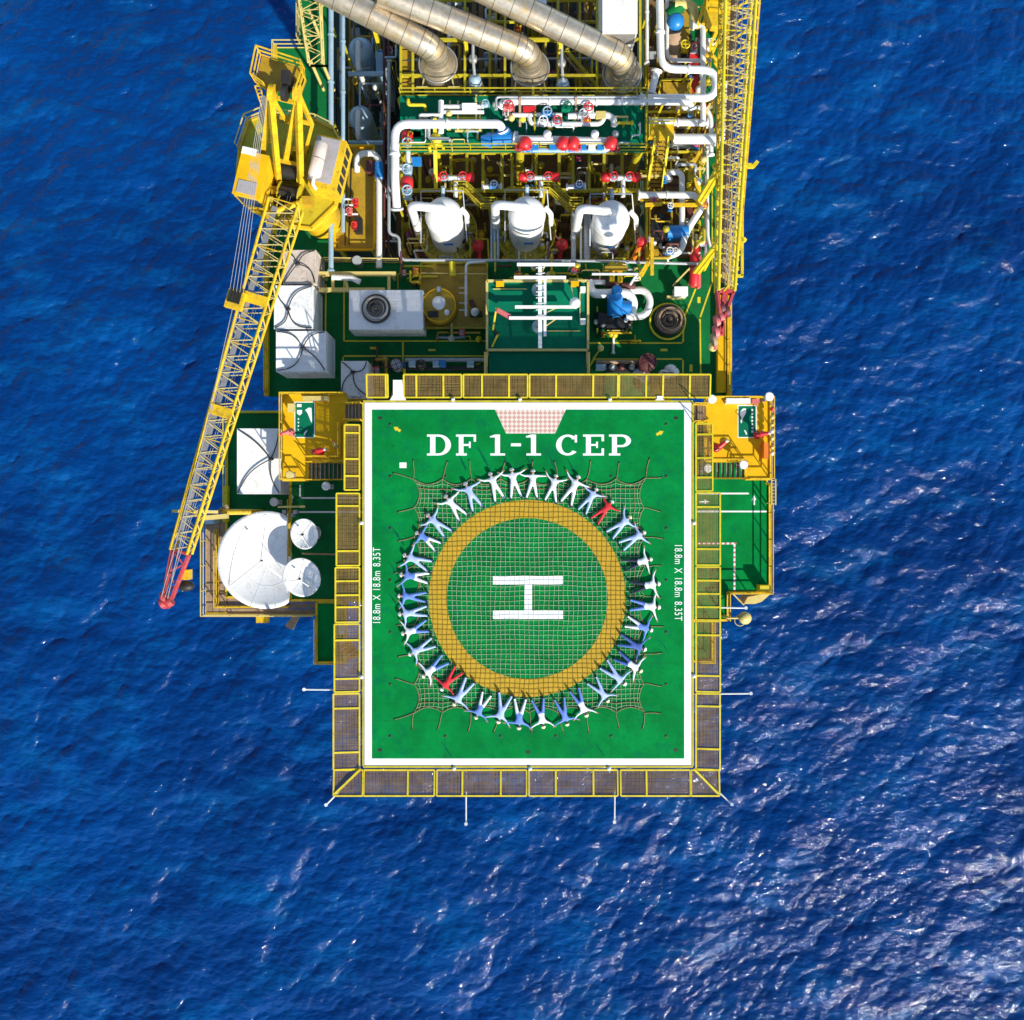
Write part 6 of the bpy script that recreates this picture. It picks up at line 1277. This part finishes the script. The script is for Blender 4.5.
# bottom strip by the helideck
g = T('fire_water_main', 'dark pipe run with blue fittings along the helideck top edge', 'pipe', W(440, 365, ZM)[:2] + (ZM,))
for y, m in ((360, 'gpipe'), (368, 'dark')): MB().tube([W(405, y, ZM + .6), W(484, y, ZM + .6)], .14, 12).build('pipe', m, g)
for x, m in ((412, 'lblue'), (420, 'dark'), (436, 'lblue'), (442, 'blue'), (470, 'lblue')): MB().tube([W(x - 3, 364, ZM + .8), W(x + 4, 364, ZM + .8)], .24, 12).build('fitting', m, g)
for x in (410, 440, 478): MB().bar(W(x, 364, ZM), W(x, 364, ZM + .6), .3, .12).build('pipe_support', 'olive', g)
g = T('fire_water_main', 'dark pipe run with a blue block right of the hut by the helideck', 'pipe', W(620, 366, ZM)[:2] + (ZM,))
MB().tube([W(596, 362, ZM + .6), W(640, 362, ZM + .6)], .13, 12).build('pipe', 'plank', g); MB().pbox(596, 364, 606, 369, ZM, ZM + .8).build('blue_block', 'lblue', g); MB().pbox(606, 363, 640, 372, ZM, ZM + .5).build('dark_bed', 'black', g)
for x in (612, 622, 632): MB().ball(W(x, 367, ZM + .65), .22, 10).build('fitting', 'maroon' if x % 4 else 'gpipe', g)
def drum(label, x, y, z, rpx, m, ml):
    p = W(x, y, z); r = S(rpx, z); g = T('drum', label, 'drum', (p.x, p.y, ZM), 'drums by the helideck edge'); MB().lathe([(r * .95, ZM - z), (r, ZM - z + .1), (r, -.05), (r * .92, 0), (1e-4, .02)], p, 24).build('shell', m, g); MB().torus(p, r * .95, .03, 24, 6).build('rim', ml, g)
    for k in range(2): a_ = k * 1.57 + .4; MB().bar(p + Vector((math.cos(a_), math.sin(a_), .04)) * r * .9, p - Vector((math.cos(a_), math.sin(a_), -.04)) * r * .9, .04, .03).build('lid_rib', ml, g)
drum('round pale grey-pink drum lid above the white neck', 396, 364, ZM + 1.2, 6, 'gpipe', 'maroon'); drum('round maroon drum top at the right helideck edge', 648, 362, ZM + 1.6, 9, 'maroon', 'maroon')
drum('small rusty drum beside the dark pipe run', 421, 364, ZM + 1.0, 4.5, 'plank', 'dark')
for lab, x, y in (('large', 642, 376), ('small', 668, 372)):
    g = T('tarpaulin_bundle', f'{lab} pale rumpled bundle under the top nets near the maroon drum', 'bundle', W(x, y, ZM)); mb = MB()
    for k in range(5): mb.ball(W(x + random.uniform(-5, 5), y + random.uniform(-3, 3), ZM + .45), random.uniform(.3, .5), 10, (1, .8, .7))
    me = mb.build('cloth', 'wpipe', g); MB().bar(W(x - 6, y, ZM + .7), W(x + 6, y + 1, ZM + .7), .05).build('lashing', 'dark', g)
pipe('white stub pole lying on the green deck below the blue pump', [(613.5, 333, ZM + .15), (613, 354, ZM + .15)], 1.3, 'wtank', None, 'pole', sup=False)

# lower deck clutter seen deep in the openings
rk = T('pipe_rack', 'tangle of dim pipes deep inside the open bays', 'pipe rack', W(450, 100, ZL))
rn = random.Random(5); cm = ['gpipe', 'olive', 'maroon', 'lblue', 'dark', 'brown', 'wpipe', 'gold']
for k in range(46):
    if k % 2: x = rn.uniform(332, 396) if k % 4 == 1 else rn.uniform(404, 640); y0 = rn.uniform(-80, 120); y1 = y0 + rn.uniform(60, 180); pts = [(x, y0), (x, min(258, y1))]
    else: y = rn.uniform(-60, 255); x0 = rn.uniform(332, 560); pts = [(x0, y), (min(640, x0 + rn.uniform(40, 160)), y)]
    z = rn.uniform(ZL + .6, ZL + 3.2); r = rn.choice((.08, .1, .14, .2)); P_ = [W(*p, z) for p in pts]
    po = MB().tube(P_, r, 8).build('pipe', rn.choice(cm), rk)
    for t in (.1, .9): q = P_[0].lerp(P_[1], t); MB().bar((q.x, q.y, ZL), (q.x, q.y, z - r), .1).build('pipe_support', 'dark', po)
for k in range(26):
    x, y = (rn.uniform(336, 392), rn.uniform(-60, 250)) if k % 2 else (rn.uniform(410, 630), rn.uniform(-60, 90)); w, h, zz = rn.uniform(4, 14), rn.uniform(4, 14), rn.uniform(.6, 2.4)
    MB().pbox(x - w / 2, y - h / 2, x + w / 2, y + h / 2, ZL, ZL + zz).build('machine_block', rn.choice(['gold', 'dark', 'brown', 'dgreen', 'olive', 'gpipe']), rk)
for k in range(30):
    x, y = rn.uniform(405, 640), rn.uniform(196, 258)
    if k % 3: MB().pbox(x - 4, y - 3, x + 4, y + 3, ZV, ZV + rn.uniform(.3, 1.1)).build('machine_block', rn.choice(['brown', 'dark', 'gold', 'maroon', 'olive']), rk)
    else: MB().tube([W(x, y, ZV + .8), W(x + rn.uniform(-30, 30), y + rn.uniform(-6, 6), ZV + .8)], .1, 8).build('pipe', rn.choice(cm), rk)

g = T('brown_plant_floor', 'brown and ochre plant floor under the wide U loop', 'plant floor', W(680, 40, ZM)[:2] + (ZM,))
for x0, y0, x1, y1, m in ((646, -60, 672, 138, 'brown'), (672.5, 72, 702, 138, 'brown'), (672.5, -60, 690, 71, 'gold'), (703, 100, 713, 138, 'gold')): MB().pbox(x0, y0, x1, y1, ZM + .02, ZM + .10).build('floor_panel', m, g)
rn = random.Random(21)
for k in range(60):
    x, y = rn.uniform(648, 700), rn.uniform(-20, 135)
    if rn.random() < .5: MB().pbox(x - 3, y - 3, x + rn.uniform(1, 5), y + rn.uniform(1, 5), ZM + .1, ZM + rn.uniform(.3, 1.3)).build('small_block', rn.choice(['gold', 'brown', 'yel', 'cream', 'plank', 'gpipe']), g)
    else:
        a = W(x, y, ZM + rn.uniform(.5, 1.4)); d = Vector((rn.uniform(.8, 2.2), 0, 0)) if rn.random() < .5 else Vector((0, rn.uniform(.8, 2.5), 0)); MB().bar(a, a + d, rn.choice((.06, .09, .14))).build('small_bar', rn.choice(['yel', 'lime', 'cream', 'wpipe', 'gold', 'maroon']), g); MB().bar((a.x, a.y, ZM + .1), a, .06).build('small_post', 'yel', g)
handrail(g, PW([(646, 95), (646, -30)], ZM + .1), 'yel'); handrail(g, PW([(702, 138), (702, 100)], ZM + .1), 'yel')
g = T('yellow_support_frame', 'yellow posts and braces around the crossing pipes at right', 'frame', W(690, 150, ZM)[:2] + (ZM,))
for x0, y0, x1, y1, z0, z1 in ((690, 126, 676, 150, 2.3, .3), (700, 128, 690, 156, 2.3, .2), (710, 104, 700, 124, 3.0, 1.0), (665, 100, 655, 122, 3, 1.5), (684, 100, 674, 122, 3, 1.5), (709, 96, 698, 116, 3.4, 1.2), (642, 152, 700, 152, 1.6, 1.6), (660, 160, 706, 160, 1.3, 1.3), (700, 140, 700, 205, 1.5, 1.5), (706, 140, 692, 178, 1.8, 1.0), (640, 176, 662, 176, 1.4, 1.4), (640, 200, 662, 200, 1.2, 1.2), (684, 205, 704, 205, 1.2, 1.2), (650, 205, 650, 262, 1.0, 1.0)):
    a, b = W(x0, y0, ZM + z0), W(x1, y1, ZM + z1); MB().bar(a, b, .12).build('brace', rn.choice(['yel', 'lime', 'cream']), g); MB().bar((b.x, b.y, ZM), b, .1).build('post', 'yel', g)
handrail(mezz, PW([(401, 95.6), (645, 95.6)], ZP), 'olive', sp=2.2); handrail(mezz, PW([(401, 150.4), (645, 150.4), (645, 96)], ZP), 'olive', sp=2.2)
g = T('duct_bay_floor', 'ochre grating strip left of the left exhaust duct', 'grating', W(406, 40, ZP)[:2] + (ZL,))
for k in range(14): MB().pbox(401, -60 + 11 * k, 412, -51 + 11 * k, ZP - .4, ZP - .3).build('grating_panel', 'gold', g)
for y in (-50, 88): column(406, y, ZL, ZP - .4, 'olive', .12, g, 'post')
g = T('bay_pipes', 'dim criss-cross pipes and bars inside the exhaust duct bay', 'pipes', W(520, 40, ZL))
for k, (x0, y0, x1, y1, z) in enumerate(((401, 22, 640, 22, 28), (401, 60, 640, 58, 27.5), (449, -60, 449, 92, 27.8), (490, -60, 490, 92, 28.2), (545, -60, 545, 92, 27.6), (580, -60, 580, 92, 28.4), (600, 40, 640, 40, 28.6), (452, 36, 475, 36, 29.5), (536, 40, 556, 40, 29.5), (560, 50, 596, 92, 28.9), (566, 50, 602, 92, 28.9))):
    pipe('', [(x0, y0, z), (x1, y1, z)], (1.5, 1.2, 2.2, 1.4)[k % 4], ['olive', 'gpipe', 'gpipe', 'olive', 'plank'][k % 5], ZL, par=g, every=12)

# small-bore lines, cable trays and rails in the vessel bays
def clutter(label, name, x0, y0, x1, y1, zlo, zhi, zf, n, seed, mats):
    g = T(name, label, 'pipework', W((x0 + x1) / 2, (y0 + y1) / 2, zf)); rn = random.Random(seed)
    for k in range(n):
        x, y, z = rn.uniform(x0, x1), rn.uniform(y0, y1), rn.uniform(zlo, zhi); m = rn.choice(mats); c = rn.random()
        if c < .45:
            dx, dy = rn.choice((-1, 1)) * rn.uniform(6, 22), rn.choice((-1, 1)) * rn.uniform(5, 16)
            P_ = [W(x, y, z), W(min(max(x + dx, x0), x1), y, z), W(min(max(x + dx, x0), x1), min(max(y + dy, y0), y1), z)]
            o = MB().tube(arc_path([Vector((P_[0].x, P_[0].y, zf))] + P_ + [Vector((P_[2].x, P_[2].y, zf))], .15), rn.choice((.035, .05, .07, .1)), 7).build('small_pipe', m, g)
        elif c < .65:
            a = W(x, y, z); b = a + (Vector((rn.uniform(.8, 2), 0, 0)) if rn.random() < .5 else Vector((0, rn.uniform(.8, 2), 0))); o = MB().bar(a, b, .12, .06).build('cable_tray', m, g); MB().bar((a.x, a.y, zf), a, .06).build('stand', m, o); MB().bar((b.x, b.y, zf), b, .06).build('stand', m, o)
        elif c < .82:
            a = W(x, y, z); o = MB().lathe([(.1, zf - z), (.1, -.3), (.2, -.2), (.22, 0), (.12, .12), (1e-4, .15)], a, 10).build('pot', m, g)
        else:
            a = W(x, y, min(z, zf + 1.6)); valve(g, a, rn.choice((X, Y)), rn.uniform(.5, .8), rn.choice(('blue', 'lblue', 'wpipe', 'lime')), rn.choice(('red', 'red', 'wpipe', 'blue'))); MB().bar((a.x, a.y, zf), a, .07).build('stand', 'olive', g)
WARM = ['lime', 'yel', 'olive', 'cream', 'wpipe', 'gold', 'maroon', 'gpipe', 'olive']
clutter('small-bore pipework and pots around the foot of the left vessel', 'small_bore_pipework', 404, 196, 488, 260, ZV + 1.2, ZV + 3.6, ZV, 40, 31, WARM)
clutter('small-bore pipework and pots around the foot of the middle vessel', 'small_bore_pipework', 498, 196, 572, 260, ZV + 1.2, ZV + 3.6, ZV, 40, 32, WARM)
clutter('small-bore pipework and pots around the foot of the right vessel', 'small_bore_pipework', 588, 196, 640, 260, ZV + 1.6, ZV + 4.4, ZV, 46, 33, WARM)
clutter('small pipes and trays under the olive beam row', 'small_bore_pipework', 410, 156, 636, 190, ZV + 1, ZV + 4.4, ZV, 60, 34, WARM)
clutter('small pipes and pots crowding the green mezzanine floor', 'small_bore_pipework', 408, 99, 640, 148, ZP + .3, ZP + .9, ZP, 40, 35, ['wpipe', 'cream', 'lime', 'gpipe', 'lblue', 'olive'])
clutter('dim pipework crowding the lower dark left bay', 'small_bore_pipework', 334, 5, 396, 258, ZL + 3, ZL + 6.6, ZL, 60, 36, ['gpipe', 'lblue', 'olive', 'maroon', 'wpipe', 'gold', 'dark'])
clutter('pipework and pots deep between the exhaust duct feet', 'small_bore_pipework', 414, -30, 636, 90, 26, 29.2, 25.53, 80, 37, WARM)
clutter('small yellow pipework packed beside the deck stair', 'small_bore_pipework', 650, 142, 704, 258, ZM + .5, ZM + 2.0, ZM + .12, 60, 38, WARM)
clutter('pipe ends and valves crowding the strip left of the parked boom', 'small_bore_pipework', 690, 40, 714, 135, ZM + .5, ZM + 1.8, ZM, 30, 39, WARM)
clutter('small fittings on the dark deck between long container and hut', 'small_bore_pipework', 424, 332, 484, 339, ZM + .2, ZM + .6, ZM, 8, 40, WARM)
handrail(vfl, PW([(404, 266), (404, 196)], ZV), 'lime'); handrail(vfl, PW([(404, 195), (638, 195)], ZV + .0), 'lime', sp=2)

pipe('white pipe stepping down right of the deck stair landing', [(676, 108, ZM + 2.0), (706, 108, ZM + 2.0), (711, 118, ZM + 2.0), (711, 156, ZM + 1.8)], 2.4, 'wpipe', ZM, bend=.5)
pipe('white pipe hugging the inner side of the wide U loop', [(667, -40, ZM + 2.2), (667, 60, ZM + 2.2), (706, 61, ZM + 2.2), (708, 40, ZM + 2.0)], 2.0, 'wpipe', ZM, bend=.5)
pipe('thin white pipe along the inner edge of the right walkway', [(707, 150, ZM + 1.2), (708, 240, ZM + 1.2), (716, 262, ZM + 1.2)], 1.4, 'wpipe', ZM, bend=.5)
pipe('grey pipe under the fat white pipe beside the parked boom', [(660, 146, ZM + 1.2), (716, 147, ZM + 1.2), (718, 100, ZM + 1.2)], 2.2, 'gpipe', ZM, bend=.5)

clutter('low yellow and white pipework between the vessels and the teal hut', 'small_bore_pipework', 492, 264, 640, 279, ZM + .3, ZM + 1.2, ZM, 34, 41, WARM)
clutter('small pipes around the pump bed below the teal hut', 'small_bore_pipework', 596, 330, 640, 341, ZM + .2, ZM + .6, ZM, 8, 42, WARM)
clutter('pipe ends and valves along the helideck edge left of the hut', 'small_bore_pipework', 372, 359, 404, 372, ZM + .3, ZM + .9, ZM, 12, 43, WARM)
clutter('small dim fittings beside the ochre skid and long container', 'small_bore_pipework', 398, 266, 420, 288, ZM + .3, ZM + 1.0, ZM, 12, 44, WARM)
